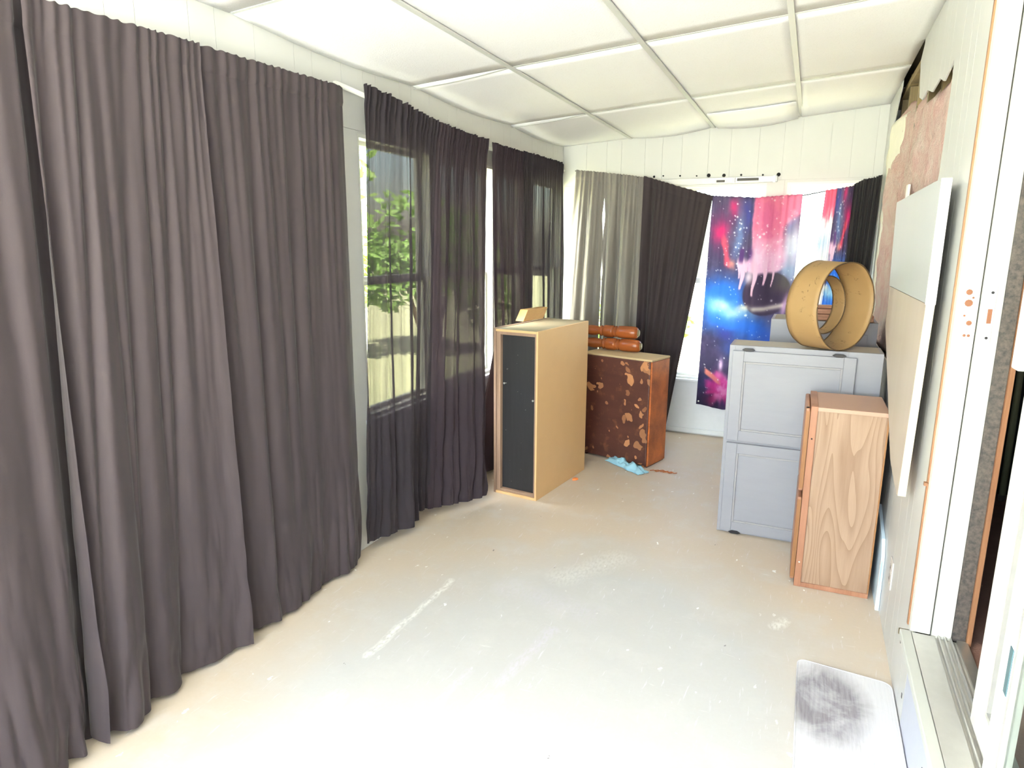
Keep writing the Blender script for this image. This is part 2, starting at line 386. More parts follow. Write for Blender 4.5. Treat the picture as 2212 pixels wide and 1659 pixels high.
for ix in (1, 2, 3):
    x = gx[ix]; z = cz(x)
    obj('grid_bar', MB().box(x - .0125, x + .0125, YB, YE, z - .003, z + .003), M['ceiling_bar'], ce)
for iy in (1, 2, 3, 4, 5):
    for ix in range(4):
        yy = gy[iy]; rows0 = []; n = 6
        for j in range(n + 1):
            a = j / n; xx = gx[ix] + .013 + (gx[ix + 1] - gx[ix] - .026) * a
            dz = -.012 * sin(pi * a) if ix == 0 and iy >= 4 else 0
            z = cz(xx) + dz - (.016 * (1 - a) ** 2 if ix == 0 and iy >= 4 else 0)
            rows0.append((xx, yy, z))
        m_ = MB()
        for j in range(n):
            p, q = rows0[j], rows0[j + 1]
            m_.hexa([(p[0], yy - .008, p[2] + .002), (q[0], yy - .008, q[2] + .002), (q[0], yy + .008, q[2] + .002), (p[0], yy + .008, p[2] + .002)],
                    [(p[0], yy - .008, p[2] + .0036), (q[0], yy - .008, q[2] + .0036), (q[0], yy + .008, q[2] + .0036), (p[0], yy + .008, p[2] + .0036)])
        obj('grid_bar', m_, M['ceiling_bar'], ce)
# second, cut tile piece lying on the sagging tile by the end wall
rows = []
for i in range(7):
    b = i / 6; yy = 4.86 + .56 * b
    rows.append([(-.735 + .55 * j / 6, yy, cz(-.735 + .55 * j / 6) - .008 - sag(2, 5, j / 6, (yy - 4.36) / 1.09, 0, 0)) for j in range(7)])
obj('ceiling_tile', MB().grid(rows), M['tile'], ce, smooth=True, solid=.008)

# right wall: torn sheet panelling over studs
HOLE = [(5.03, .95), (5.02, 1.6), (5.0, 2.30), (4.76, 2.45), (3.87, 2.452), (3.955, 2.40), (3.83, 2.21), (3.70, 2.175), (3.56, 2.19), (3.4, 2.15), (3.22, 2.165), (3.1, 2.13), (2.92, 2.165),
        (2.91, 2.05), (2.915, 1.91), (2.925, 1.79), (2.96, 1.7), (3.0, 1.3), (3.1, .95)]
POLY = [(2.235, 0), (YE, 0), (YE, .95)] + HOLE + [(3.1, .90), (YE, .90)]
# split in simple pieces: below, far strip, above, near
P_below = [(2.235, 0), (YE, 0), (YE, .95), (3.1, .95), (2.235, .95)]
P_far = [(5.03, .95), (YE, .95), (YE, ZR + .02), (4.76, ZR + .02), (4.76, 2.45), (5.0, 2.30), (5.02, 1.6)]
P_top = [(2.92, 2.165), (3.1, 2.13), (3.22, 2.165), (3.4, 2.15), (3.56, 2.19), (3.70, 2.175), (3.83, 2.21), (3.955, 2.40), (3.87, 2.452), (3.87, ZR + .02), (2.92, ZR + .02)]
P_near = [(2.235, .95), (3.1, .95), (3.0, 1.3), (2.96, 1.7), (2.925, 1.79), (2.915, 1.91), (2.91, 2.05), (2.92, 2.165), (2.92, ZR + .02), (2.235, ZR + .02)]
def clip(poly, lo, hi):
    for s, lim in ((1, lo), (-1, -hi)):
        out = []
        for i in range(len(poly)):
            a, b = poly[i], poly[(i + 1) % len(poly)]; fa, fb = s * a[0] - lim, s * b[0] - lim
            if fa >= 0: out.append(a)
            if fa * fb < 0:
                t_ = fa / (fa - fb); out.append((a[0] + (b[0] - a[0]) * t_, a[1] + (b[1] - a[1]) * t_))
        poly = out
        if len(poly) < 3: return []
    return poly
mb = MB().box(.52, .55, 2.26, YE + .1, 0, 2.62).box(XR + .007, .52, 2.26, 2.30, 0, 2.55)
mb.box(XR + .007, .52, YB, 2.26, 0, .30)
mb.box(XR + .007, .52, YB, .35, .30, 2.55).box(XR + .007, .52, .35, 2.26, 2.14, 2.55)
wr = struct('wall_right', mb, M['cavity'])
y = 2.235; k = 0; widths = [.105, .2, .1, .155, .22, .12]
while y < YE:
    y1 = min(y + widths[k % 6], YE); k += 1
    for P in (P_below, P_far, P_top, P_near):
        q = clip(P, y + .001, y1 - .001)
        if len(q) > 2: obj('panel', MB().prism([(XR + .006, a, b) for a, b in q], (-.006, 0, 0)), M['wall_right'], wr)
    y = y1
obj('panel', MB().box(XR, XR + .006, YB, 2.233, 0, .334), M['riser'], wr)
for yy, zz in ((1.86, .14), (1.865, .13), (2.42, .20), (2.27, .09)): obj('paint_chip', MB().box(XR - .0012, XR + .001, yy - .005, yy + .005, zz - .008, zz + .008), M['dark_frame'], wr)
obj('panel', MB().box(XR, XR + .006, YB, .33, .336, ZR + .02), M['wall_right'], wr)
obj('panel', MB().box(XR, XR + .006, .332, 2.233, 2.16, ZR + .02), M['wall_right'], wr)
for yy in (3.02, 3.44, 3.86, 4.28, 4.70, 5.1):
    obj('stud', MB().box(.43, .52, yy, yy + .038, 0, 2.5), M['stud'], wr)
obj('stud', MB().box(.42, .52, 2.30, YE, 2.43, 2.47), M['stud'], wr)
obj('metal_strip', MB().box(.392, .402, 3.86, 3.93, 1.55, 1.82), M['white_paint'], wr)

# insulation batt in the hole
t = NT('pink_insulation'); co = t.coord(); a = t.noise(co, 7, 6, .65, .5); b = t.noise(co, 30, 5, .7)
pk = t.ramp(a, [(.3, S(232, 178, 174)), (.5, S(242, 208, 200)), (.7, S(246, 228, 216))])
t.base(t.mix(t.math('MULTIPLY', b, .35), pk, S(252, 232, 218))); t.rough(1); t.spec(.05); t.bump(t.noise(co, 45, 6, .75), .9, .03); M['pink'] = t.m
M['paper'] = plain('torn_insulation_paper', S(240, 234, 218), .8, .08, 14, .2)
rows = []; NY, NZ = 90, 80
for i in range(NY + 1):
    yy = 2.86 + (5.02 - 2.86) * i / NY; row = []
    zt = 2.20 + .05 * noise.noise((yy * 4, 0, 3)) + .12 * min(1, max(0, (yy - 3.7) / 1.0))
    for j in range(NZ + 1):
        zz = .90 + (zt - .90) * j / NZ
        xx = .425 - .022 * (noise.fractal((yy * 4, zz * 4, 1), .7, 2.1, 5)) - .05 * exp(-((yy - 4.85) / .22) ** 2) * (.7 + .6 * noise.noise((yy * 3, zz * 5, 9)))
        e = min(i, NY - i, j, NZ - j) / 3
        row.append((xx + .04 * max(0, 1 - e), yy, zz))
    rows.append(row)
insul = tag(obj('insulation_batt', MB().grid(rows), M['pink'], smooth=True, solid=.01), 'fluffy pink insulation batt exposed in the torn hole of the right wall', 'insulation')
rows = []
for i in range(50):
    zz = 1.0 + 1.26 * i / 49; a = 5.02 + .05 * noise.noise((zz * 6, 1, 1)); wdt = .5 * max(.16, min(1, (zz - 1.35) / .75)) + .08 * noise.noise((zz * 9, 5, 1))
    rows.append([(.376 + .05 * (j / 8) ** 2 + .012 * noise.noise((zz * 8, j, 4)), a - .03 - wdt * j / 8, zz) for j in range(9)])
obj('paper_facing', MB().grid(rows), M['paper'], insul, smooth=True, solid=.002)['label'] = 'torn cream paper facing along the far edge of the insulation'

# door opening of the house: casing, jamb, sill, threshold, sliding leaves
struct('trim_1', MB().box(.372, .388, 2.238, 2.252, .36, 2.4), M['orange_wood'])
cas = struct('trim_2', MB().box(.376, .428, 2.20, 2.238, .36, 2.4), M['casing'], bevel=.002)
M['rust'] = plain('rusty_peeled_spot', S(128, 84, 62), .8, .3, 60)
for dx, z, r in ((.402, 1.40, .008), (.404, 1.37, .010), (.413, 1.385, .003), (.411, 1.315, .007), (.404, 1.28, .004), (.414, 1.28, .004), (.398, 1.335, .003)):
    obj('rust_spot', MB().tube([(dx, 2.2005, z), (dx, 2.199, z)], r, 9), M['rust'], cas)
jam = struct('trim_3', MB().box(.433, .486, 2.212, 2.25, .345, 2.4), M['casing'], bevel=.002)
obj('strike_plate', MB().box(.447, .468, 2.2085, 2.212, 1.26, 1.42), M['white_sill'], jam, bevel=.002)['label'] = 'worn strike plate with rusty centre'
obj('latch_slot', MB().box(.452, .463, 2.2075, 2.2085, 1.315, 1.355), M['rust'], jam, bevel=.001)
for z in (1.275, 1.40): obj('screw', MB().tube([(.4575, 2.2085, z), (.4575, 2.2065, z)], .004, 8), M['brass_black'], jam)
struct('trim_4', MB().box(.428, .433, 2.222, 2.25, .345, 2.4), M['dark_frame'])
t = NT('dark_weathered_paint'); co = t.coord(); n = t.noise(co, 60, 5, .7)
t.base(t.ramp(n, [(.35, S(50, 46, 48)), (.6, S(88, 80, 74)), (.80, S(96, 88, 80)), (.82, S(190, 186, 180))])); t.rough(.55); M['weathered'] = t.m
struct('trim_5', MB().box(.486, .524, 2.216, 2.26, .345, 2.4), M['weathered'], bevel=.002)
struct('trim_6', MB().box(.524, .536, 2.205, 2.26, .345, 2.4), M['orange_wood'])
sl = struct('trim_7', MB().box(.348, .378, .3, 2.205, .336, .36), M['nosing'], bevel=.003)
obj('end_grain', MB().box(.346, .375, 2.205, 2.212, .338, .358), M['cavity'], sl, bevel=.002)
th = struct('trim_8', MB().box(.379, .440, .3, 2.20, .336, .358).box(.440, .53, .3, 2.212, .336, .346), M['aluminium'], bevel=.001)
for xx in (.452, .468, .484): obj('track_rail', MB().box(xx - .002, xx + .002, .3, 2.212, .346, .358), M['aluminium'], th)
obj('track_rail', MB().box(.50, .528, .3, 2.212, .346, .354), M['steel'], th)
obj('cord_clip', MB().box(.364, .374, 2.232, 2.246, .82, .83), M['orange_wood'], cas)

def leaf(n, x0, x1, y0, y1, z0, z1, st, label):
    mb = MB().box(x0, x1, y1 - st, y1, z0, z1).box(x0, x1, y0, y0 + st, z0, z1).box(x0, x1, y0 + st, y1 - st, z0, z0 + st * .9).box(x0, x1, y0 + st, y1 - st, z1 - st, z1)
    d = struct('door_%d' % n, mb, M['casing'], bevel=.003)
    d['label'] = label
    s = MB(); q = .012; xm = (x0 + x1) / 2; a0, a1, b0, b1 = y0 + st, y1 - st, z0 + st * .9, z1 - st
    s.box(xm - .012, xm + .012, a1 - q, a1, b0, b1).box(xm - .012, xm + .012, a0, a0 + q, b0, b1).box(xm - .012, xm + .012, a0 + q, a1 - q, b0, b0 + q).box(xm - .012, xm + .012, a0 + q, a1 - q, b1 - q, b1)
    f = obj('glazing_bead', s, M['aluminium'], d)
    obj('pane', MB().box(xm - .002, xm + .002, a0 + q, a1 - q, b0 + q, b1 - q), M['glass'], f)
    return d
d1 = leaf(1, .462, .497, .75, 1.81, .36, 2.10, .085, 'white sliding door leaf half open on the inner track')
obj('handle', MB().box(.438, .462, 1.795, 1.845, 1.25, 1.46), M['white_paint'], d1, bevel=.004)
d2 = leaf(2, .418, .445, .42, 1.505, .362, 2.10, .07, 'nearest white screen door leaf at the right edge')
obj('finger_pull', MB().box(.4165, .419, 1.436, 1.456, .665, .765), plain('teal_grey_pull', S(70, 96, 104), .4), d2, bevel=.001)

# dark room of the house beyond the door
M['house_floor'] = plain('brown_carpet', S(150, 112, 100), .95, .25, 14, .4)
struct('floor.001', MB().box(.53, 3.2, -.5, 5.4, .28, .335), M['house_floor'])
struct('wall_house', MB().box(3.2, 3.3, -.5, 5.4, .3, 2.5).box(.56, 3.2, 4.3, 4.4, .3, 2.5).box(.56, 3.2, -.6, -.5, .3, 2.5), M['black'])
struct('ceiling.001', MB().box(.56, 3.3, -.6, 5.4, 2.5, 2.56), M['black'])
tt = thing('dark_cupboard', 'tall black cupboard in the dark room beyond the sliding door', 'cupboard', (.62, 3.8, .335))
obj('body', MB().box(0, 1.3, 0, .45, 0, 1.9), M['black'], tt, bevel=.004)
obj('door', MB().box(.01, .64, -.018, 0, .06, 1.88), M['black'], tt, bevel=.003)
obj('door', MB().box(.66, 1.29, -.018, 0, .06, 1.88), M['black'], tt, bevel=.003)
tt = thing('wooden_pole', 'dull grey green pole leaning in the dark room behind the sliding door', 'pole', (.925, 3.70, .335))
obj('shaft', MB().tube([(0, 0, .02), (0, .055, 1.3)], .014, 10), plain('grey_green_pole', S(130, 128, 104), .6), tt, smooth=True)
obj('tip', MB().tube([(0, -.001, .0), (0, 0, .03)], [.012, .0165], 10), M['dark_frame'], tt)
# ------------------------------------------------------------------ outdoors
t = NT('lawn'); co = t.coord(); t.base(t.mix(t.noise(co, 2, 6), S(146, 146, 112), S(170, 168, 136))); t.rough(.95); M['lawn'] = t.m
struct('ground', MB().box(-30, 30, -30, 40, -.5, -.4), M['lawn'])
def leafmat(name, c):
    t = NT(name); n = t.noise(t.coord(), 2.2, 3); t.base(t.mix(n, tuple(q * .6 for q in c[:3]) + (1,), tuple(min(1, q * 1.5) for q in c[:3]) + (1,))); t.rough(.6)
    tr = t.node('ShaderNodeBsdfTranslucent'); tr.inputs[0].default_value = (c[0] * 1.4, c[1] * 1.6, c[2], 1)
    ms = t.node('ShaderNodeMixShader'); ms.inputs[0].default_value = .35; t.link(t.p.outputs[0], ms.inputs[1]); t.link(tr.outputs[0], ms.inputs[2]); t.link(ms.outputs[0], t.out.inputs[0]); return t.m
M['bark'] = wood('bark', S(110, 92, 72), S(60, 50, 40), 'Z')
def shrub(name, label, loc, rx, ry, h, n, size, c, seed, group):
    rr = random.Random(seed); root = thing(name, label, name.split('_')[-1], loc, 0, group)
    mb = MB()
    blobs = [(rr.uniform(-.55, .55) * rx, rr.uniform(-.55, .55) * ry, rr.uniform(.3, .8) * h, rr.uniform(.35, .6)) for _ in range(9)]
    for _ in range(n):
        bx_, by_, bz_, br = rr.choice(blobs)
        d = Vector((rr.gauss(0, 1), rr.gauss(0, 1), rr.gauss(0, 1))).normalized() * br * rr.uniform(.6, 1.05)
        p = Vector((bx_ + d.x * rx, by_ + d.y * ry, max(.1, bz_ + d.z * h * .5)))
        a = Vector((rr.gauss(0, 1), rr.gauss(0, 1), rr.gauss(0, .6))).normalized(); b = a.cross(Vector((rr.gauss(0, 1), rr.gauss(0, 1), rr.gauss(0, 1)))).normalized()
        s = size * rr.uniform(.6, 1.3)
        mb.add([p - a * s, p + b * s * .42, p + a * s, p - b * s * .42], [(0, 1, 2, 3)])
    o = obj('foliage', mb, leafmat(name + '_leaves', c), root); o['kind'] = 'stuff'
    for k in range(3):
        an = k * 2.1 + seed
        obj('stem', MB().tube([(cos(an) * .05, sin(an) * .05, 0), (cos(an) * rx * .25, sin(an) * ry * .25, h * .35), (cos(an) * rx * .4, sin(an) * ry * .4, h * .65)], [.05, .035, .015], 7), M['bark'], root)
shrub('garden_shrub', 'sunlit green shrub outside, seen through the sheer curtain nearest the camera', (-5.6, 6.6, -.4), 1.4, 1.6, 4.6, 6000, .13, S(140, 166, 88), 1, None)
shrub('garden_shrub', 'darker green shrub outside behind the far left sheer curtains', (-6.0, 10.0, -.4), 1.4, 1.5, 3.0, 3000, .12, S(128, 156, 84), 2, None)
shrub('garden_shrub', 'low bright green shrub outside below the end window', (-2.1, 9.2, -.4), .8, .6, 1.3, 1500, .09, S(110, 150, 60), 3, None)
# ------------------------------------------------------------------ curtains
def lerp(a, b, t): return a + (b - a) * t
def poly_at(P, u):
    if len(P[0]) == 4:      # explicit parameter in the first slot
        for i in range(len(P) - 1):
            if u <= P[i + 1][0] or i == len(P) - 2:
                k = (u - P[i][0]) / (P[i + 1][0] - P[i][0]); k = max(0, min(1, k))
                return Vector([lerp(P[i][q], P[i + 1][q], k) for q in (1, 2, 3)])
def param(P):
    d = [0]
    for a, b in zip(P, P[1:]): d.append(d[-1] + (Vector(a) - Vector(b)).length)
    return [(x / d[-1],) + tuple(p) for x, p in zip(d, P)]
def smooth_poly(P, u, h=.018):
    acc = Vector((0, 0, 0)); w = 0
    for k in (-2, -1, 0, 1, 2):
        q = min(1, max(0, u + k * h)); ww = (1, 2, 3, 2, 1)[k + 2]
        acc += poly_at(P, q) * ww; w += ww
    return acc / w
def curtain(name, label, m, top, bot, folds, seed, nd, NU=150, NV=90, pleats=(26, .006), wave=(.010, 4), ruffle=.0, wrinkle=.006, pocket=.03, group=None, top_pow=.8, edge=None, hem=None, paint=None, pull=None, crease=.0):
    """cloth hung from the line `top` to the line `bot`; folds = (u_top, u_bottom, width, depth, v0, v1)"""
    rr = random.Random(seed); T = param(top) if len(top[0]) == 3 else top; B = param(bot) if len(bot[0]) == 3 else bot; nd = Vector(nd).normalized()
    ph = [rr.uniform(0, 6.28) for _ in range(12)]; fr = [rr.uniform(.7, 1.4) for _ in range(12)]
    pl = [rr.uniform(.55, 1.45) for _ in range(200)]
    cum = [0]
    for q in pl: cum.append(cum[-1] + q)
    def warp(u): # irregular pleat phase
        s = u * pleats[0]; i = int(s); return cum[i] + (s - i) * pl[i]
    weave = []; rows = []; U = []
    for j in range(NV + 1):
        v = (j / NV); v = v ** 1.15; row = []
        for i in range(NU + 1):
            u = i / NU
            a = smooth_poly(T, u, .006); b = smooth_poly(B, u)
            lowb = Vector((b.x, b.y, b.z)); k = v
            p = a.lerp(lowb, k)
            f = 0
            for (ut, ub, w, dp, v0, v1) in folds:
                uc = lerp(ut, ub, v); e = min(1, max(0, (v - v0) / .08 + (1 if v0 <= 0 else 0))) * min(1, max(0, (v1 - v) / .25 + (1 if v1 >= 1 else 0)))
                f += dp * exp(-((u - uc) / w) ** 2) * e * min(1, .3 + 2.5 * v)
            pleat = sin(2 * pi * warp(u) + ph[0])
            f += pleats[1] * pleat * (max(0, 1 - v * 1.6) ** 1.5 * .94 + .06) 
            for q in range(wave[1]):
                f += wave[0] / (1 + q * .4) * sin(2 * pi * u * (2.2 + 2.3 * q) * fr[q] + ph[q + 1] + v * .7 * sin(ph[q + 5])) * min(1, v * 3)
            f += .005 * min(1, max(0, (pocket - v) / .004 + .5)) if not paint else 0
            if ruffle: f += ruffle * sin(2 * pi * warp(u) * 1.0 + ph[2]) * exp(-v * 18)
            nn = noise.fractal((u * 9 + seed, v * 7, seed * 1.7), .8, 2.0, 3)
            f += wrinkle * nn * (.25 + v ** 4 * 1.6)
            if crease: f += crease * v ** 7 * (abs(noise.noise((u * 10 + v * 5 + seed, v * 5 - u * 7, seed))) * 2.2 - .5)
            z_ = p.z
            if v == 0 or j < 2: z_ += .002 * sin(2 * pi * warp(u) * 1.3) * (1 if j == 0 else .4) + (ruffle * .8 * noise.noise((u * 30, seed, 2)) if j == 0 else 0)
            if edge: f += edge(u, v)
            if hem: z_ += hem(u) * v ** 8
            p2 = p + nd * f
            if pull: p2 = pull(u, v, p2)
            row.append((p2.x, p2.y, z_ if not pull else p2.z + z_ - p.z))
            weave.append(max(.1, .62 + .55 * noise.noise((u * 16 + seed, v * .7, 3.3)) + .35 * noise.noise((u * 55 + seed, v * .5, 1.3)) - (.5 if v < .13 * 1 and ruffle else 0) * (1 - v / .13)))
            U.append((u, v))
        rows.append(row)
    root = thing(name, label, 'curtain', tuple(poly_at(B, .5)), 0, group)
    off = Vector(root.location); rows = [[tuple(Vector(p) - off) for p in r] for r in rows]
    js = max(2, next(j for j in range(NV + 1) if (j / NV) ** 1.15 >= pocket))
    parts = []
    for nm, lo, hi in (('rod_pocket', 0, js), ('cloth', js, NV)):
        mb = MB().grid(rows[lo:hi + 1]); o = obj(nm, mb, m, root, smooth=True)
        at = o.data.attributes.new('weave', 'FLOAT', 'POINT'); W_ = weave[lo * (NU + 1):(hi + 1) * (NU + 1)]
        at.data.foreach_set('value', W_)
        if paint:
            ca = o.data.color_attributes.new('print', 'FLOAT_COLOR', 'POINT'); buf = []
            for (u, v) in U[lo * (NU + 1):(hi + 1) * (NU + 1)]: buf += list(paint(u, v)) + [1]
            ca.data.foreach_set('color', buf)
        parts.append(o)
    return root

# --- big charcoal curtains on the left wall
XT = -1.885
def valley(lst): return [(a, b, w, -d, 0, v1) for a, b, w, d, v1 in lst]
curtain('blackout_curtain', 'charcoal blackout curtain at the far left edge, nearest the camera', M['blackout'],
        [(XT, .55, 2.13), (XT, 1.155, 2.135), (XT - .03, 1.17, 2.134), (XT - .038, 1.20, 2.132), (XT - .038, 1.25, 2.13)],
        [(-1.86, .50, .02), (-1.82, .66, .02), (-1.88, .78, .02), (-1.835, .90, .015), (-1.84, 1.0, .02), (-1.845, 1.06, .02), (-1.88, 1.085, .015), (-1.93, 1.10, .003), (-1.945, 1.14, .002), (-1.945, 1.20, .002)],
        valley([(.72, .72, .04, .02, 1), (.45, .4, .05, .02, 1)]), 1, (1, 0, 0), NU=200, wrinkle=.008, crease=.03, pleats=(10, .004), wave=(.004, 3))
curtain('blackout_curtain', 'wide charcoal blackout curtain, middle one of the three big left wall panels', M['blackout'],
        [(XT, 1.175, 2.135), (XT, 1.725, 2.155)],
        [(0, -1.812, 1.123, .02), (.05, -1.865, 1.095, .03), (.075, -1.90, 1.12, .03), (.12, -1.875, 1.14, .025), (.2, -1.822, 1.173, .02), (.28, -1.822, 1.218, .02), (.38, -1.862, 1.296, .02), (.46, -1.862, 1.336, .02),
         (.55, -1.882, 1.41, .02), (.6, -1.905, 1.444, .02), (.7, -1.887, 1.51, .02), (.8, -1.87, 1.578, .02), (.92, -1.86, 1.657, .02), (1.0, -1.825, 1.70, .02)],
        valley([(.09, .06, .035, .030, 1), (.27, .16, .03, .022, 1), (.36, .40, .022, .012, 1), (.50, .42, .035, .024, 1), (.60, .60, .02, .012, .8), (.75, .62, .03, .018, 1), (.88, .75, .02, .008, .6), (.96, .97, .012, .01, .3)]),
        2, (1, 0, 0), NU=220, wrinkle=.006, crease=.018, pleats=(14, .004), pocket=.028, wave=(.003, 3))
curtain('blackout_curtain', 'charcoal blackout curtain beside the white wall strip, farthest of the three big panels', M['blackout'],
        [(XT - .005, 1.70, 2.152), (XT, 2.44, 2.172), (XT - .02, 2.478, 2.172)],
        [(0, -1.90, 1.70, .03), (.08, -1.882, 1.765, .02), (.13, -1.875, 1.803, .02), (.21, -1.85, 1.859, .02), (.33, -1.853, 1.946, .02), (.46, -1.858, 2.042, .02), (.58, -1.877, 2.138, .02), (.68, -1.883, 2.208, .02),
         (.76, -1.855, 2.279, .02), (.9, -1.85, 2.381, .02), (1.0, -1.905, 2.478, .03)],
        valley([(.03, .07, .028, .030, 1), (.12, .17, .02, .012, .7), (.30, .25, .03, .022, 1), (.44, .42, .025, .010, .9), (.56, .5, .03, .014, .8), (.65, .62, .025, .008, .7), (.76, .70, .022, .008, .6), (.88, .82, .022, .007, .6)]),
        3, (1, 0, 0), NU=200, wrinkle=.005, crease=.018, pleats=(15, .004), pocket=.032, wave=(.003, 3))
# --- sheer curtains over the left windows
curtain('sheer_curtain', 'black sheer curtain over the bright window, nearest sheer panel with green light behind', M['sheer'],
        [(XT, 2.615, 2.215), (XT, 2.80, 2.205), (XT, 3.25, 2.158)],
        [(-1.925, 2.53, .055), (-1.90, 2.565, .055), (-1.87, 2.63, .055), (-1.82, 2.762, .055), (-1.825, 2.871, .06), (-1.866, 2.943, .08), (-1.845, 3.045, .06)],
        valley([(.35, .42, .03, .03, 1), (.18, .2, .03, .02, 1), (.62, .60, .03, .025, 1), (.82, .8, .03, .02, 1)]), 4, (1, 0, 0), NU=170, pleats=(16, .005), ruffle=.012, wave=(.009, 4), wrinkle=.010, pocket=.035)
curtain('sheer_curtain', 'black sheer curtain left of the tan cabinet, its hem pulled into the room', M['sheer2'],
        [(XT, 3.255, 2.158), (XT, 3.55, 2.145), (XT, 3.83, 2.150), (XT - .005, 3.855, 2.14)],
        [(-1.845, 3.035, .06), (-1.795, 3.137, .055), (-1.734, 3.22, .055), (-1.655, 3.322, .055), (-1.665, 3.385, .055)],
        valley([(.3, .25, .03, .03, 1), (.55, .5, .03, .02, 1), (.75, .75, .03, .025, 1)]), 5, (1, .3, 0), NU=150, pleats=(22, .009), ruffle=.014, wave=(.009, 4), wrinkle=.012, pocket=.035)
curtain('sheer_curtain', 'plum black sheer curtain rising directly behind the tan cabinet', M['sheer2'],
        [(XT, 3.915, 2.140), (XT, 4.46, 2.145)],
        [(-1.86, 3.93, .05), (-1.83, 4.05, .05), (-1.88, 4.2, .05), (-1.84, 4.3, .05), (-1.86, 4.42, .05)],
        valley([(.3, .3, .04, .025, 1), (.7, .7, .04, .03, 1)]), 6, (1, 0, 0), NU=120, pleats=(18, .009), ruffle=.013, pocket=.035,
        pull=lambda u, v, p: Vector((p.x + .01 * max(0, 1 - u / .4), p.y - .27 * max(0, 1 - u / .4) * min(1, max(0, (v - .60) / .25)), p.z)))
curtain('sheer_curtain', 'plum black sheer curtain in the far left corner of the left wall', M['sheer'],
        [(XT + .012, 4.40, 2.150), (XT, 5.20, 2.160), (XT - .01, 5.235, 2.14)],
        [(-1.85, 4.40, .05), (-1.88, 4.6, .05), (-1.83, 4.8, .05), (-1.88, 5.0, .05), (-1.86, 5.2, .05)],
        valley([(.12, .12, .04, .04, 1), (.5, .5, .04, .025, 1), (.8, .8, .04, .025, 1)]), 7, (1, 0, 0), NU=130, pleats=(22, .009), ruffle=.013, pocket=.035)
def rod(label, y0, y1, z0, z1, x=XT - .057):
    t_ = thing('curtain_rod', label, 'curtain rod', (x, (y0 + y1) / 2, (z0 + z1) / 2))
    yc, zc = (y0 + y1) / 2, (z0 + z1) / 2
    obj('rod', MB().tube([(0, y0 - yc, z0 - zc), (0, y1 - yc, z1 - zc)], .011, 12), M['rod'], t_, smooth=True)
    for yy, zz, s in ((y0, z0, 1), (y1, z1, -1)):
        obj('bracket', MB().box(XL - x, .0, yy - yc - .004, yy - yc + .004, zz - zc - .012, zz - zc + .012), M['rod'], t_, bevel=.002)
rod('white curtain rod above the nearest sheer curtains, its bare end showing beside the blackout panel', 2.50, 3.87, 2.196, 2.118)
rod('white curtain rod above the far sheer curtains near the room corner', 3.875, 5.42, 2.118, 2.125)
rod('white curtain rod inside the tops of the three big blackout panels', .5, 2.46, 2.09, 2.135)

# --- cloth along the end wall on a sagging cord
YC = 5.375
CORD = [(-1.83, YC, 2.112), (-1.53, YC, 2.075), (-1.25, YC, 2.036), (-.98, YC, 1.955), (-.73, YC, 1.882), (-.42, YC, 1.862), (-.10, YC, 1.880), (.05, YC, 1.908), (.22, YC, 1.930), (.375, YC, 1.968)]
cc = thing('hanging_cord', 'thin dark cord sagging across the end wall that carries the cloths', 'cord', (-.7, YC, 1.88))
obj('cord', MB().tube([(p[0] + .7, 0, p[2] - 1.88) for p in CORD], .004, 6), M['dark_cloth'], cc, smooth=True)
obj('hook', MB().tube([(-1.13, 0, .232), (-1.13, .075, .236)], .004, 6), M['steel'], cc)
obj('hook', MB().tube([(1.075, 0, .088), (1.075, .075, .092)], .004, 6), M['steel'], cc)
obj('hook', MB().tube([(-.55, 0, .156), (-.55, .075, .16)], .004, 6), M['steel'], cc)
YD = YC - .012
def slit(u, v): return exp(-((v - .17) / .05) ** 2) + .7 * exp(-((v - .385) / .035) ** 2)
def flap(u, v, p):
    k = max(0, 1 - u / .22) * exp(-((v - .32) / .15) ** 2)
    return Vector((p.x - .06 * k - .012 * max(0, (u - .8) / .2) * slit(u, v), p.y + .05 * k, p.z))
curtain('grey_curtain', 'light catching grey curtain with pale folds, leftmost on the end wall', M['grey_cloth'],
        [(-1.815, YD, 2.118), (-1.57, YD, 2.089)],
        [(-1.93, 5.34, .06), (-1.86, 5.27, .05), (-1.78, 5.30, .05), (-1.70, 5.24, .05), (-1.62, 5.30, .05), (-1.582, 5.32, .05)],
        [(.30, .30, .08, .02, 0, 1), (.62, .62, .10, .025, 0, 1)], 8, (0, -1, 0), pleats=(7, .008), wave=(.006, 2), NU=110, pocket=.03, wrinkle=.008, pull=flap)
curtain('grey_curtain', 'grey curtain with broad bright folds, second from the left on the end wall', M['grey_cloth'],
        [(-1.575, YD + .004, 2.089), (-1.40, YD, 2.066), (-1.243, YD, 2.041)],
        [(-1.575, 5.33, .06), (-1.52, 5.24, .05), (-1.46, 5.33, .05), (-1.40, 5.23, .05), (-1.33, 5.33, .05), (-1.27, 5.32, .05), (-1.225, 5.34, .05)],
        [(.22, .20, .08, .03, 0, 1), (.55, .52, .10, .04, 0, 1), (.38, .36, .05, -.03, 0, 1), (.78, .74, .06, -.03, 0, 1)], 18, (0, -1, 0), pleats=(10, .008), wave=(.004, 2), NU=130, pocket=.03, wrinkle=.008,
        pull=lambda u, v, p: Vector((p.x + .012 * max(0, (.2 - u) / .2) * slit(u, v), p.y, p.z)))
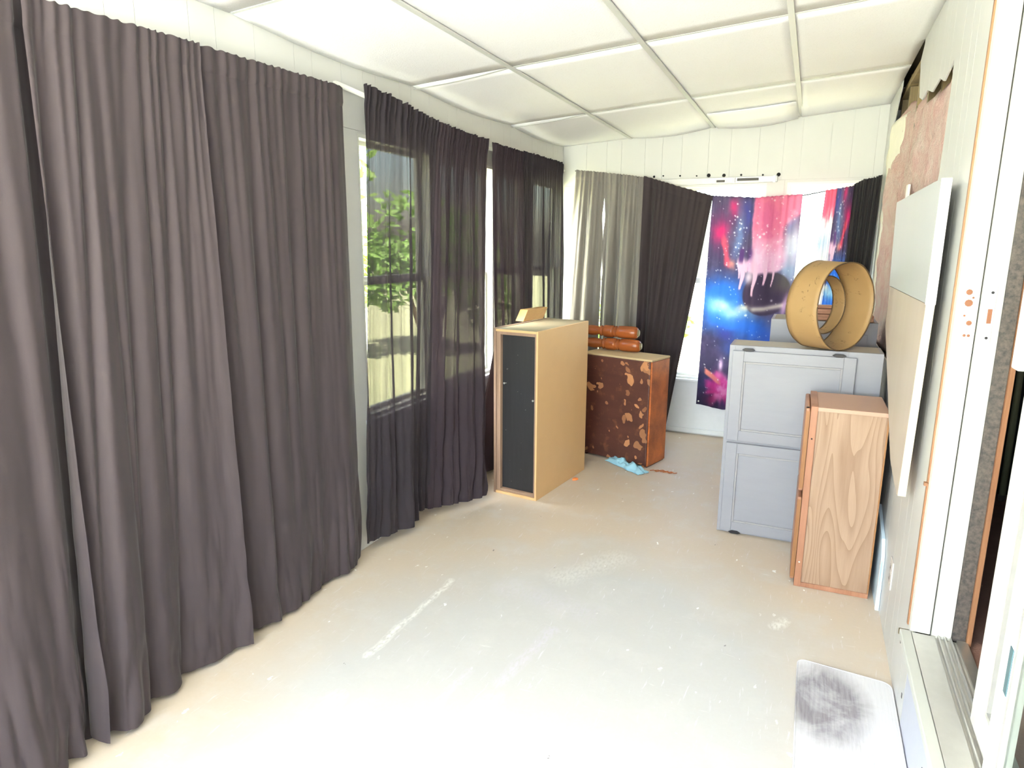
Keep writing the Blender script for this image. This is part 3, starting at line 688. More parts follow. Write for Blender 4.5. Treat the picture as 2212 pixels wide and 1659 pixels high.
curtain('dark_curtain', 'dark brown curtain hanging from the cord left of the galaxy printed cloth', M['dark_cloth'],
        [(-1.256, YD - .03, 2.048), (-1.235, YD - .03, 2.045), (-.98, YD - .022, 1.964), (-.725, YD - .012, 1.890)],
        [(-1.25, 5.25, .07), (-1.21, 5.22, .06), (-1.14, 5.30, .06), (-1.04, 5.29, .06), (-.98, 5.33, .07)],
        valley([(.13, .22, .03, .03, 1), (.5, .5, .04, .012, 1)]), 9, (0, -1, 0), pleats=(12, .006), wave=(.009, 3), NU=140, pocket=.03)

# --- the galaxy print
def mixc(a, b, k):
    k = max(0, min(1, k)); return tuple(x + (y - x) * k for x, y in zip(a, b))
def sstep(a, b, x):
    k = max(0, min(1, (x - a) / (b - a))) if a != b else float(x > a); return k * k * (3 - 2 * k)
def fbm(x, y, s, o=5): return noise.fractal((x, y, s), .75, 2.05, o)
SR = random.Random(21)
STARS = [(SR.random(), SR.random() * .98, SR.uniform(.0028, .0065) * (2.0 if SR.random() < .1 else 1), SR.uniform(.5, 1)) for _ in range(170)]
STARS += [(SR.gauss(.36, .06), SR.gauss(.17, .09), SR.uniform(.004, .009), .9) for _ in range(34)] + [(SR.gauss(.75, .14), SR.gauss(.16, .07), SR.uniform(.003, .008), .8) for _ in range(30)]
STARG = {}
for s_ in STARS: STARG.setdefault((int(s_[0] * 12), int(s_[1] * 24)), []).append(s_)
DRIPS = [(.41, .425, .034), (.372, .375, .014), (.555, .455, .030), (.665, .405, .028), (.755, .415, .012), (.45, .345, .024)]
def galaxy(u, v):
    w1, w2 = fbm(u * 3, v * 6, 1.1), fbm(u * 3, v * 6, 7.7); x = u + .05 * w1; y = v + .022 * w2
    n = fbm(u * 5, v * 10, 3.3)
    c = mixc((84, 74, 106), (60, 53, 82), .5 + n)
    c = mixc(c, (92, 66, 104), .55 * sstep(-.2, .7, n) * (1 - sstep(.3, .45, v)))
    def g(cx, cy, rx, ry): return exp(-((x - cx) / rx) ** 2 - ((y - cy) / ry) ** 2)
    # crimson cloud and streak upper left
    c = mixc(c, (176, 44, 100), 1.1 * g(.12, .145, .09, .055) + .9 * g(.28, .045, .07, .035))
    k = max(0, 1 - abs(x - (.17 + .6 * (y - .16))) / .055) * sstep(.14, .2, y) * (1 - sstep(.30, .325, y))
    c = mixc(c, (232, 78, 104), k); c = mixc(c, (240, 150, 130), .8 * g(.30, .30, .035, .02))
    # blue grey starry band
    c = mixc(c, (112, 140, 196), .9 * g(.36, .17, .06, .10) * (.7 + .8 * n)); c = mixc(c, (64, 66, 140), .8 * g(.43, .07, .05, .07))
    # blue nebula
    c = mixc(c, (48, 104, 204), 1.15 * g(.22, .43, .21, .07) + .95 * g(.12, .52, .16, .08) + .9 * g(.40, .60, .34, .05) + .7 * g(.3, .50, .2, .06))
    c = mixc(c, (110, 172, 226), .9 * g(.16, .505, .14, .042) + .55 * g(.4, .54, .22, .035)); c = mixc(c, (184, 210, 222), .85 * g(.22, .50, .10, .026) + .6 * g(.36, .535, .10, .02))
    c = mixc(c, (56, 60, 140), .9 * g(.28, .645, .10, .035)); c = mixc(c, (36, 96, 210), .7 * g(.62, .62, .16, .05)); c = mixc(c, (40, 80, 190), .7 * g(.8, .66, .14, .05))
    # pink crown with drips
    left = .49 - .10 * sstep(.24, .36, v) + .02 * w1
    bot = .315 + .035 * sstep(.40, .55, u) - .03 * sstep(.72, .95, u) + .012 * w2
    right = 1.0 - .16 * sstep(.07, .17, v) + .05 * w1
    inp = sstep(left - .015, left + .015, u) * (1 - sstep(bot - .012, bot + .012, v)) * (1 - .85 * sstep(right - .05, right + .06, u))
    pk = mixc((214, 112, 150), (226, 176, 208), sstep(.10, .33, v + .05 * w1)); pk = mixc(pk, (190, 86, 140), .5 * sstep(.1, .8, -n)); pk = mixc(pk, (240, 200, 226), .5 * sstep(.15, .8, n))
    # pale clouds at right behind the crown
    c = mixc(c, (196, 204, 226), 1.1 * g(.95, .24, .12, .09)); c = mixc(c, (116, 136, 190), .9 * g(.88, .13, .07, .05)); c = mixc(c, (150, 168, 206), .8 * g(.93, .34, .1, .05))
    # round dark hollow
    dd = sqrt(((u - .71) / .27) ** 2 + ((v - .44) / .105) ** 2) + .03 * w1
    c = mixc(c, mixc((62, 50, 74), (84, 78, 82), sstep(.65, .95, u) * (1 - sstep(.40, .46, v))), 1 - sstep(.93, 1.02, dd))
    c = mixc(c, pk, inp)
    for du, dv, dw in DRIPS:
        wid = dw * (1 - .75 * sstep(.30, dv, v)) + .003
        c = mixc(c, (224, 178, 206), (1 - sstep(wid * .7, wid * 1.2, abs(u - du - .012 * sin(v * 40)))) * sstep(.26, .31, v) * (1 - sstep(dv - .012, dv, v)))
    c = mixc(c, (236, 208, 224), .9 * exp(-((u - .50) / .05) ** 2 - ((v - .36) / .03) ** 2))
    c = mixc(c, (84, 52, 110), .9 * (1 - sstep(.018, .03, abs(u - .395 + .1 * (v - .25)))) * sstep(.22, .24, v) * (1 - sstep(.28, .31, v)) + .75 * exp(-((u - .49) / .035) ** 2 - ((v - .255) / .03) ** 2) * sstep(-.3, .2, w1))
    # cream rim under the hollow, teeth like splashes
    rim = exp(-((v - (.560 - .05 * sstep(.45, .3, 0) + .0 * u - .06 * max(0, u - .70))) / .012) ** 2) * sstep(.52, .58, u + .03 * n) * (1 - sstep(.90, .97, u))
    c = mixc(c, (206, 192, 190), rim * .75); c = mixc(c, (190, 150, 196), .9 * exp(-((u - .93 + .3 * (v - .48)) / .03) ** 2 - ((v - .50) / .05) ** 2))
    c = mixc(c, (216, 206, 190), .8 * g(.46, .515, .06, .014))
    # dark lower band and magenta burst
    low = sstep(.64, .75, v + .05 * n + .05 * (.3 - u)); c = mixc(c, mixc((74, 64, 100), (60, 54, 82), .5 + n), low * .95)
    c = mixc(c, (48, 84, 176), .8 * g(.5, .70, .2, .035))
    ang = math.atan2(v - .90, (u - .30) * .45); rad = sqrt(((u - .32) / .2) ** 2 + ((v - .90) / .075) ** 2)
    sp = 1 - sstep(.55, 1.25, rad * (1 + .45 * noise.noise((cos(ang) * 3, sin(ang) * 3, 5)) + .3 * n))
    c = mixc(c, mixc((208, 62, 140), (240, 132, 190), sstep(.1, .7, n + .3)), sp)
    c = mixc(c, (230, 130, 120), .95 * (1 - sstep(.008, .02, abs((v - .832) - .22 * (u - .10)))) * sstep(.06, .1, u) * (1 - sstep(.24, .3, u)))
    c = mixc(c, (226, 186, 222), .95 * exp(-((u - .265) / .022) ** 2 - ((v - .785) / .028) ** 2)); c = mixc(c, (226, 110, 170), .9 * exp(-((u - .255) / .05) ** 2 - ((v - .835) / .018) ** 2))
    c = mixc(c, (164, 34, 96), .6 * g(.15, .955, .08, .03)); c = mixc(c, (90, 60, 130), .5 * g(.45, .97, .2, .03))
    gu, gv = int(u * 12), int(v * 24)
    for a in (-1, 0, 1):
        for b in (-1, 0, 1):
            for su, sv, sr, sk in STARG.get((gu + a, gv + b), ()):
                d2 = ((u - su) / sr) ** 2 + ((v - sv) / (sr * .42)) ** 2
                if d2 < 6: c = mixc(c, (248, 242, 250), sk * exp(-d2))
    return tuple(.60 * lin(max(0, min(255, q)) / 255) for q in c)
t = NT('galaxy_print'); at = t.node('ShaderNodeAttribute', attribute_name='print'); t.base(at.outputs['Color']); t.rough(.8); t.spec(.2)
tr = t.node('ShaderNodeBsdfTranslucent'); t.link(at.outputs['Color'], tr.inputs[0]); ms = t.node('ShaderNodeMixShader'); ms.inputs[0].default_value = .3
t.link(t.p.outputs[0], ms.inputs[1]); t.link(tr.outputs[0], ms.inputs[2]); t.link(ms.outputs[0], t.out.inputs[0]); M['galaxy'] = t.m
gal = curtain('galaxy_cloth', 'galaxy printed cloth with pink drips and a dark round hollow, hanging from the sagging cord', M['galaxy'],
        [(-.735, YD, 1.893), (-.42, YD, 1.872), (-.105, YD, 1.890)],
        [(-.758, 5.34, .285), (-.55, 5.335, .258), (-.36, 5.345, .265), (-.125, 5.34, .30)],
        valley([(.2, .2, .03, .004, .5)]), 10, (0, -1, 0), NU=170, NV=330, pleats=(14, .004), wave=(.005, 3), wrinkle=.003, pocket=.022, paint=galaxy)
for px_, pz_ in ((-.735, .31),):
    obj('eyelet', MB().tube([(px_ - gal.location.x, 5.331 - gal.location.y, pz_ - gal.location.z), (px_ - gal.location.x, 5.327 - gal.location.y, pz_ - gal.location.z)], .006, 10), M['steel'], gal)
def gal2(u, v):
    if u < .38:
        c = mixc((214, 86, 120), (226, 220, 228), sstep(.10, .17, v + .05 * fbm(u * 5, v * 8, 2))); c = mixc(c, (140, 168, 214), .7 * exp(-((v - .26) / .05) ** 2) * (1 - u * 2)); return tuple(.6 * lin(q / 255) for q in c)
    return galaxy(.05 + .45 * (1 - (u - .38) / .62), v + .02)
curtain('galaxy_cloth', 'narrow bunched galaxy printed cloth beside the black cloth at the right end of the cord', M['galaxy'],
        [(.040, YD, 1.912), (.14, YD - .015, 1.925), (.222, YD, 1.938)],
        [(-.03, 5.33, .5), (.04, 5.25, .5), (.10, 5.33, .5), (.16, 5.26, .5), (.235, 5.33, .5)],
        [(.36, .40, .03, -.03, 0, 1), (.52, .55, .05, .03, 0, 1), (.78, .8, .04, -.03, 0, 1)], 11, (0, -1, 0), NU=90, NV=150, pleats=(6, .008), wave=(.006, 3), pocket=.022, paint=gal2)
curtain('black_cloth', 'bunched black cloth at the right end of the cord beside the pink insulation', M['black_cloth'],
        [(.215, YD - .02, 1.945), (.27, YD - .03, 1.975), (.33, YD - .03, 1.985), (.385, YD - .01, 2.005)],
        [(.19, 5.29, .45), (.23, 5.24, .45), (.27, 5.30, .45), (.31, 5.24, .45), (.355, 5.28, .45)],
        valley([(.3, .3, .08, .02, 1), (.7, .65, .08, .02, 1)]), 12, (0, -1, 0), NU=90, NV=80, pleats=(7, .012), wave=(.009, 3), ruffle=.012, pocket=.03)

# ------------------------------------------------------------------ furniture
# tan cabinet on end, open recess with dark back
M['tan'] = plain('tan_laminate', S(209, 171, 124), .5, .05, 7)
M['tan_top'] = plain('dusty_tan_top', S(148, 137, 112), .75, .09, 9)
M['brown_edge'] = wood('brown_stile_wood', S(158, 130, 110), S(128, 104, 90), 'Z')
t = NT('dark_recess_board'); co = t.coord(); n = t.noise(t.mapping(co, (30, 30, 2)), 2, 4)
sp = t.noise(co, 55, 2); t.base(t.mix(t.math('GREATER_THAN', sp, .74), t.mix(n, S(23, 22, 25), S(39, 38, 41)), S(110, 106, 102))); t.rough(.6); M['recess'] = t.m
rz = -.125; D, Wd, H = .69, .303, 1.032
c1 = thing('storage_cabinet', 'tan laminate cabinet on end with dark recessed face, before the sheer curtains', 'cabinet', (-1.405, 3.537, 0), rz)
obj('side_panel', MB().box(-.012, 0, 0, D, 0, H), M['tan'], c1, bevel=.0015)
obj('side_panel', MB().box(-Wd, -Wd + .016, 0, D, 0, H + .004), M['brown_edge'], c1, bevel=.0015)
obj('top_panel', MB().box(-Wd + .016, -.012, .001, D, H - .014, H), M['tan_top'], c1, bevel=.001)
obj('top_edge', MB().box(-Wd + .016, -.0125, -.0015, .014, H - .015, H - .001), M['tan'], c1, bevel=.001)
obj('bottom_panel', MB().box(-Wd + .016, -.012, .0, D, 0, .016), M['tan'], c1, bevel=.001)
obj('back_panel', MB().box(-Wd + .016, -.012, D - .01, D, .016, H - .014), M['tan'], c1)
obj('recess_panel', MB().box(-Wd + .016, -.012, .034, .042, .016, H - .014), M['recess'], c1)
fr = MB().box(-Wd + .016, -Wd + .044, .006, .034, .016, H - .014).box(-.024, -.012, .006, .034, .016, H - .014).box(-Wd + .044, -.024, .006, .034, H - .034, H - .014).box(-Wd + .044, -.024, .006, .034, .016, .034)
obj('inner_frame', fr, M['brown_edge'], c1, bevel=.002)
for a, b in ((-.235, .70), (-.036, .615)):
    obj('nail', MB().tube([(a, .036, b), (a + .002, .008, b + .004)], .003, 6).tube([(a + .002, .008, b + .004), (a + .002, .006, b + .004)], .006, 8), M['nail'], c1)
# mitred offcut lying on it
tw = thing('wood_block', 'mitred pine offcut block lying on top of the tan cabinet', 'wood block', (-1.66, 4.06, H + .0046), 0)
def Lq(p): return (p[0] + 1.66, p[1] - 4.06, p[2] - H)
BA = [Vector((-.011, -.118, 0)), Vector((.032, .130, 0)), Vector((-.032, .153, 0)), Vector((-.075, -.095, 0))]
obj('block', MB().hexa(BA, [p + Vector((-.003, .086, .068)) for p in BA]), wood('pine_offcut', S(206, 168, 110), S(176, 132, 78), 'Y'), tw, bevel=.0015)

# brown block stand with peeling veneer
t = NT('peeling_dark_veneer'); co = t.coord(); n = t.noise(t.mapping(co, (1, 1, 3)), 3, 5); nb = t.noise(co, 16, 4)
wv = t.node('ShaderNodeVectorMath', operation='ADD'); t.link(co, wv.inputs[0]); q = t.node('ShaderNodeTexNoise'); q.inputs['Scale'].default_value = 9; t.link(co, q.inputs['Vector'])
q2 = t.node('ShaderNodeVectorMath', operation='SCALE'); t.link(q.outputs['Color'], q2.inputs[0]); q2.inputs['Scale'].default_value = .15; t.link(q2.outputs[0], wv.inputs[1])
vo = t.node('ShaderNodeTexVoronoi'); vo.inputs['Scale'].default_value = 14; t.link(t.mapping(wv.outputs[0], (1, 1, .8)), vo.inputs['Vector']); vs2 = t.sep(vo.outputs['Color'])
patch = t.math('MULTIPLY', t.math('LESS_THAN', vo.outputs['Distance'], t.math('MULTIPLY', vs2[2], .62)), t.math('GREATER_THAN', vs2[0], .22))
base = t.mix(n, S(58, 31, 29), S(96, 55, 44)); base = t.mix(t.math('MULTIPLY', t.ramp(nb, [(.55, 0), (.7, 1)]), .5), base, S(134, 86, 56))
t.base(t.mix(t.math('MULTIPLY', patch, t.math('ADD', t.math('MULTIPLY', vs2[1], .6), .4)), base, S(182, 128, 88))); t.rough(.45); t.bump(patch, -.4, .004); M['veneer'] = t.m
M['butcher'] = wood('orange_brown_end_board', S(196, 108, 50), S(112, 56, 26), 'X', .8, .45)
M['dusty'] = plain('dusty_tan_surface', S(186, 164, 128), .8, .08, 10)
ang = math.atan2(.201, .144)       # right face direction
fx = Vector((-.415, .116, 0)).normalized()
c2 = thing('wooden_chest', 'dark brown wooden chest with peeling veneer patches and an orange end', 'chest', (-.927, 4.427, 0), math.atan2(-fx.y, -fx.x))
Lb, Wb, Hb = .56, .262, .765   # local -x runs along the peeling face, +y to the back
obj('body', MB().box(-Lb, -.014, 0, Wb, .012, Hb - .014), M['veneer'], c2, bevel=.006)
e0 = MB()
e0.box(-.014, 0, 0.004, Wb - .004, .010, Hb - .016); obj('end_board', e0, M['butcher'], c2, bevel=.004)
obj('top_board', MB().box(-Lb, .001, -.001, Wb + .001, Hb - .016, Hb), M['dusty'], c2, bevel=.006)
for a in (-Lb + .03, -.03):
    obj('foot', MB().box(a - .02, a + .02, .01, Wb - .01, 0, .013), M['veneer'], c2)

# two turned legs stacked on the chest
M['turned'] = wood('glossy_turned_wood', S(168, 92, 44), S(96, 44, 22), 'X', .7, .25)
def turned_leg(label, loc, rz, L=.62):
    prof = [(0, .024), (.006, .036), (.02, .044), (.06, .046), (.12, .046), (.148, .044), (.154, .040), (.157, .030), (.162, .030), (.165, .040), (.170, .042), (.175, .040), (.178, .031), (.184, .031), (.187, .042), (.20, .044),
            (.255, .044), (.262, .041), (.266, .031), (.272, .031), (.276, .038), (.284, .040), (.290, .034), (.30, .031), (.33, .036), (.36, .038), (.40, .034), (.47, .031), (.53, .029), (.58, .027), (.60, .034), (.615, .034), (.62, .028)]
    t_ = thing('turned_table_leg', label, 'table leg', loc, rz, 'turned table legs on the chest')
    obj('shaft', MB().tube([(-x, 0, 0) for x, r in prof], [r for x, r in prof], 20), M['turned'], t_, smooth=True)
    obj('foot_cap', MB().tube([(.006, 0, 0), (-.002, 0, 0)], [.022, .026], 14), M['stud'], t_, smooth=True)
    return t_
turned_leg('glossy turned wooden table leg lying directly on the brown chest', (-1.075, 4.70, .8125), -.12)
turned_leg('glossy turned wooden table leg resting on top of the other turned leg', (-1.105, 4.74, .902), -.10)

# pale blue rag
M['rag'] = plain('pale_blue_rag', S(150, 196, 216), .9, .1, 20)
rg = thing('rag', 'crumpled pale blue rag on the floor against the brown chest', 'rag', (-1.07, 4.405, 0), math.atan2(-.179, .303))
rows = []
for i in range(41):
    u = i / 40; row = []
    for j in range(19):
        w_ = j / 18; a = (u - .5) * .36; b = (w_ - .5) * (.10 + .03 * noise.noise((u * 5, 1, 1)))
        hgt = .004 + .07 * sin(pi * w_) ** .7 * (sin(pi * u) ** .5) * (.55 + .55 * noise.noise((u * 9, w_ * 4, 2))) + .008 * noise.noise((u * 26, w_ * 12, 4)) * sin(pi * w_)
        hgt *= .6 + .4 * abs(u - .48) / .5 if abs(u - .48) < .1 else 1
        row.append((a + .01 * noise.noise((w_ * 6, u * 6, 1)), b - .03 * (u - .5), max(.002, hgt)))
    rows.append(row)
obj('cloth', MB().grid(rows), M['rag'], rg, smooth=True, solid=.003)
tag(obj('orange_chip', MB().prism([(-1.322, 3.975, .001), (-1.300, 3.985, .001), (-1.292, 4.005, .001), (-1.312, 4.012, .001), (-1.325, 3.995, .001)], (0, 0, .012)), plain('orange_plastic', S(230, 132, 70), .5)),
    'small orange scrap on the floor beside the tan cabinet', 'scrap')
mbs = MB()
for k in range(5):
    x0, y0 = -.90 + .03 * k, 4.385 + .012 * ((k * 7) % 3); mbs.tube([(x0, y0, .004), (x0 + .025, y0 + .012, .006), (x0 + .045, y0 - .004, .004), (x0 + .06, y0 + .012, .004)], .003, 5)
deb = obj('string_scraps', mbs, M['butcher']); deb['kind'] = 'stuff'; tag(deb, 'thin brown string scraps on the floor by the chest corner', 'scraps')

# grey cabinets
t = NT('grey_cabinet_paint'); co = t.coord(); n = t.noise(t.mapping(co, (2, 1, 9)), 3, 5); n2 = t.noise(co, 4, 3)
t.base(t.mix(n, t.mix(n2, S(132, 132, 140), S(136, 134, 141)), S(144, 143, 150))); t.rough(.42); M['grey'] = t.m
M['grey_bead'] = plain('worn_bead_paint', S(146, 143, 146), .45, .10, 40)
M['beige_grey'] = plain('dusty_beige_grey', S(172, 164, 148), .6, .06, 8)
M['gap'] = plain('shadow_gap_paint', S(120, 116, 118), .7, .1)
def cab_door(root, x0, x1, z0, z1, y, name='door', st=.055, m=None):
    m = m or M['grey']
    mb = MB().box(x0, x0 + st, y, y + .018, z0, z1).box(x1 - st, x1, y, y + .018, z0, z1).box(x0 + st, x1 - st, y, y + .018, z0, z0 + st).box(x0 + st, x1 - st, y, y + .018, z1 - st, z1)
    d = obj(name, mb, m, root, bevel=.002)
    obj('inset_panel', MB().box(x0 + st, x1 - st, y + .008, y + .016, z0 + st, z1 - st), m, d)
    q = .010; a, b, c, e = x0 + st, x1 - st, z0 + st, z1 - st
    obj('bead', MB().box(a, a + q, y + .001, y + .009, c, e).box(b - q, b, y + .001, y + .009, c, e).box(a + q, b - q, y + .001, y + .009, c, c + q).box(a + q, b - q, y + .001, y + .009, e - q, e), M['grey_bead'], d, bevel=.002)
    return d
def hinge(parent, x, y, z, s=1):
    o = obj('hinge', MB().prism([(x - .032, y, z), (x - .018, y, z + .008 * s), (x + .018, y, z + .008 * s), (x + .032, y, z), (x + .014, y, z - .009 * s), (x - .014, y, z - .009 * s)], (0, -.006, 0)), M['brass_black'], parent, bevel=.001)
    return o
c3 = thing('grey_cabinet', 'grey painted two door cabinet stood on end under the tan lampshade', 'cabinet', (0, 3.572, 0))
XA, XB, HH, DD = -.352, .350, 1.022, .225
mb = MB().box(XA, XA + .015, .02, DD, 0, HH).box(XB - .015, XB, .02, DD, 0, HH).box(XA + .015, XB - .015, .02, DD, 0, .015).box(XA + .015, XB - .015, DD - .01, DD, .015, HH - .015)
obj('carcass', mb, M['grey'], c3)
obj('top_panel', MB().box(XA + .015, XB - .015, .02, DD, HH - .015, HH), M['beige_grey'], c3)
ff = MB().box(XA, XA + .028, .0, .02, 0, HH).box(.20, XB, .0, .02, 0, HH).box(XA + .028, .20, .0, .02, HH - .032, HH).box(XA + .028, .20, .0, .02, 0, .02).box(XA + .028, .20, 0, .02, .495, .530)
obj('face_frame', ff, M['beige_grey'] if False else M['grey'], c3, bevel=.001)
d_ = cab_door(c3, XA + .018, .236, .520, HH - .026, -.0185)
hinge(d_, -.258, -.0195, HH - .018); hinge(d_, .158, -.0195, HH - .018)
d_ = cab_door(c3, XA + .018, .236, .012, .506, -.0185)
hinge(d_, -.258, -.0195, .012, -1)
c4 = thing('grey_cabinet', 'grey painted cabinet behind the lampshade carrying brown boards', 'cabinet', (0, 4.18, 0))
mb = MB().box(-.192, -.177, 0.02, .32, 0, 1.105).box(.348, .363, .02, .32, 0, 1.105).box(-.177, .348, .02, .32, 0, .015).box(-.177, .348, .31, .32, .015, 1.09)
obj('carcass', mb, M['grey'], c4)
obj('top_panel', MB().box(-.177, .348, .02, .32, 1.09, 1.105), M['tan_top'], c4)
obj('face_frame', MB().box(-.192, -.06, 0, .02, 0, 1.105).box(.30, .363, 0, .02, 0, 1.105).box(-.06, .30, 0, .02, 1.06, 1.105).box(-.06, .30, 0, .02, 0, .05).box(-.06, .30, 0, .02, .54, .58), M['grey'], c4, bevel=.001)
for a, b in ((.545, 1.04), (.03, .535)): cab_door(c4, -.075, .315, a, b, -.0185)
M['moulding'] = wood('pinkish_brown_moulding', S(184, 138, 116), S(140, 96, 74), 'X')
for i, (lab, x0, x1, y0, z0, h_, w_) in enumerate((('lower brown moulding board lying on the cabinet behind the lampshade', -.10, .34, 4.20, 1.1055, .036, .09), ('upper brown moulding board lying on the board pile behind the lampshade', -.085, .33, 4.195, 1.142, .030, .075),
                                                  ('topmost thin board on the pile behind the lampshade', -.10, .30, 4.21, 1.1725, .02, .06))):
    b_ = thing('moulding_board', lab, 'board', ((x0 + x1) / 2, y0, z0), 0, 'boards on the rear grey cabinet'); hw = (x1 - x0) / 2
    obj('board', MB().box(-hw, hw, .012, w_, 0, h_), M['moulding'], b_, bevel=.003)
    obj('moulded_edge', MB().box(-hw, hw, 0, .012, .004, h_ * .6), M['moulding'], b_, bevel=.003)

# drum lampshade lying on its side
t = NT('parchment_shade'); co = t.coord(); n = t.noise(co, 5, 4)
mu = t.noise(co, 6, 4, .6, 1.5); cr = t.math('LESS_THAN', t.math('ABSOLUTE', t.math('SUBTRACT', mu, .5)), .0045); cr = t.math('MULTIPLY', cr, t.math('GREATER_THAN', t.noise(co, 9, 2), .53))
cl = t.mix(n, S(166, 132, 86), S(184, 152, 106)); cl = t.mix(t.math('MULTIPLY', cr, .8), cl, S(84, 60, 40))
t.base(cl); t.rough(.55); tr = t.node('ShaderNodeBsdfTranslucent'); tr.inputs[0].default_value = S(190, 146, 84); ms = t.node('ShaderNodeMixShader'); ms.inputs[0].default_value = .25
t.link(t.p.outputs[0], ms.inputs[1]); t.link(tr.outputs[0], ms.inputs[2]); t.link(ms.outputs[0], t.out.inputs[0]); t.bump(n, .3, .02); M['shade'] = t.m
M['rim'] = plain('dark_shade_rim', S(92, 70, 46), .6, .2, 40)
RS, WS = .213, .172
ls = thing('lampshade', 'large tan parchment drum lampshade lying on its side on the grey cabinet', 'lampshade', (.098, 3.635, HH + RS + .003), 0)
ax = Vector((.79, -.61, 0)).normalized(); e1 = Vector((.61, .79, 0)).normalized(); e2 = Vector((0, 0, 1))
def drum(r, a0, a1, wob, seed, n=72, nv=6):
    rows = []
    for j in range(nv + 1):
        a = a0 + (a1 - a0) * j / nv; row = []
        for i in range(n + 1):
            th_ = 2 * pi * i / n - pi / 2; rr = r * (1 + wob * noise.noise((cos(th_) * 1.6 + seed, sin(th_) * 1.6, a * 5)))
            if sin(th_) < -.9: rr = min(rr, r)
            row.append(tuple(ax * a + e1 * cos(th_) * rr + e2 * sin(th_) * rr))
        rows.append(row)
    return rows
big = drum(RS, -WS / 2, WS / 2, .035, 3); obj('drum', MB().grid(big), M['shade'], ls, smooth=True, solid=.0025)
for k, r_ in ((0, big[0]), (1, big[-1])): obj('rim', MB().tube(r_, .0032, 6, cap=False), M['rim'], ls, smooth=True)
sm = drum(.142, -WS / 2 - .005, -WS / 2 + .065, .015, 8); obj('inner_drum', MB().grid(sm), M['shade'], ls, smooth=True, solid=.0025)
for r_ in (sm[0], sm[-1]): obj('rim', MB().tube(r_, .0028, 6, cap=False), M['rim'], ls, smooth=True)
for k in range(3):
    th_ = .5 + k * 2 * pi / 3; d = e1 * cos(th_) + e2 * sin(th_)
    obj('spider_wire', MB().tube([ax * (-WS / 2 + .003) + d * .140, ax * (-WS / 2 + .003) + d * (RS - .002)], .0022, 6), M['rim'], ls)

# oak cabinet with grained side to the camera
M['oak'] = wood('oak_veneer', S(172, 145, 123), S(126, 97, 76), 'Z', .8, .45, .35, .62, fig=17)
M['oak_frame'] = wood('brown_oak_frame', S(172, 124, 98), S(132, 88, 66), 'Z', 1, .4)
M['oak_top'] = plain('pinkish_brown_laminate', S(182, 146, 126), .45, .06, 9)
M['oak_orange'] = wood('orange_oak_edge', S(152, 108, 68), S(118, 76, 46), 'Z')
c5 = thing('oak_cabinet', 'oak veneer wall cabinet stood on end against the right wall, grain side facing', 'cabinet', (.05, 3.085, 0), .012)
ZO = .842; DO = .345
obj('grain_panel', MB().box(.028, .296, .006, .018, .022, ZO - .018), M['oak'], c5)
obj('bottom_panel', MB().box(.018, .302, .0, DO, 0, .022), M['oak_frame'], c5, bevel=.002)
obj('top_panel', MB().box(.018, .302, .0, DO, ZO - .018, ZO), M['oak_top'], c5, bevel=.002)
obj('back_edge', MB().box(.296, .302, 0, DO, .022, ZO - .018), M['oak_orange'], c5)
obj('rear_panel', MB().box(.028, .296, DO - .012, DO, .022, ZO - .018), M['oak'], c5)
ffm = MB().box(.0, .028, -.002, .03, 0, ZO + .003).box(.0, .028, DO - .03, DO + .002, 0, ZO + .003).box(.0, .028, .03, DO - .03, ZO - .035, ZO + .003).box(.0, .028, .03, DO - .03, 0, .035).box(0, .028, .03, DO - .03, .42, .455)
obj('face_frame', ffm, M['oak_frame'], c5, bevel=.002)
for z0, z1 in ((.455, ZO - .01), (.028, .425)):
    d = obj('door', MB().box(-.020, -.001, .006, DO - .006, z0, z1), M['oak_frame'], c5, bevel=.006)
    obj('door_edge', MB().box(-.0185, -.002, .0052, .0062, z0 + .012, z1 - .012), M['oak_orange'], d)
    for k in (.10, .85): obj('hinge', MB().tube([(-.012, .004 + .02, z1 - .001), (-.012, .004 + .02, z1 + .004)], .006, 8), M['brass_black'], d) if z1 > .6 and k < .5 else None
obj('screw_hole', MB().tube([(.014, -.0025, .70), (.014, -.001, .70)], .004, 8), M['black'], c5)
obj('screw_hole', MB().tube([(.014, -.0025, .12), (.014, -.001, .12)], .004, 8), M['nail'], c5)

# boards standing off the right wall
def wall_sheet(name, label, pts, x, th_, m, edge_m, edge, batten):
    t_ = thing(name, label, 'board', (x, pts[0][0], min(p[1] for p in pts)))
    off = Vector(t_.location)
    obj('sheet', MB().prism([Vector((x, a, b)) - off for a, b in pts], (th_, 0, 0)), m, t_, bevel=.001)
    (a0, b0), (a1, b1) = edge
    obj('edge_strip', MB().hexa([Vector(p) - off for p in ((x - .001, a1 - .003, b1), (x + th_ + .001, a1 - .003, b1), (x + th_ + .001, a1, b1), (x - .001, a1, b1))],
                                [Vector(p) - off for p in ((x - .001, a0 - .003, b0), (x + th_ + .001, a0 - .003, b0), (x + th_ + .001, a0, b0), (x - .001, a0, b0))]), edge_m, t_)
    y_, z0, z1 = batten
    obj('batten', MB().box(x + th_, XR, y_, y_ + .04, z0, z1).__class__().hexa(
        [Vector(p) - off for p in ((x + th_, y_, z0), (XR - .0005, y_, z0), (XR - .0005, y_ + .04, z0), (x + th_, y_ + .04, z0))],
        [Vector(p) - off for p in ((x + th_, y_, z1), (XR - .0005, y_, z1), (XR - .0005, y_ + .04, z1), (x + th_, y_ + .04, z1))]), M['stud'], t_)
    return t_
M['board_white'] = plain('pale_grey_white_board', S(188, 190, 189), .45, .03, 5)
M['board_tan'] = wood('pinkish_tan_board', S(198, 184, 172), S(188, 172, 158), 'Z', .5, .5)
M['pale_edge'] = wood('pale_raw_edge', S(240, 224, 190), S(228, 208, 168), 'Z')
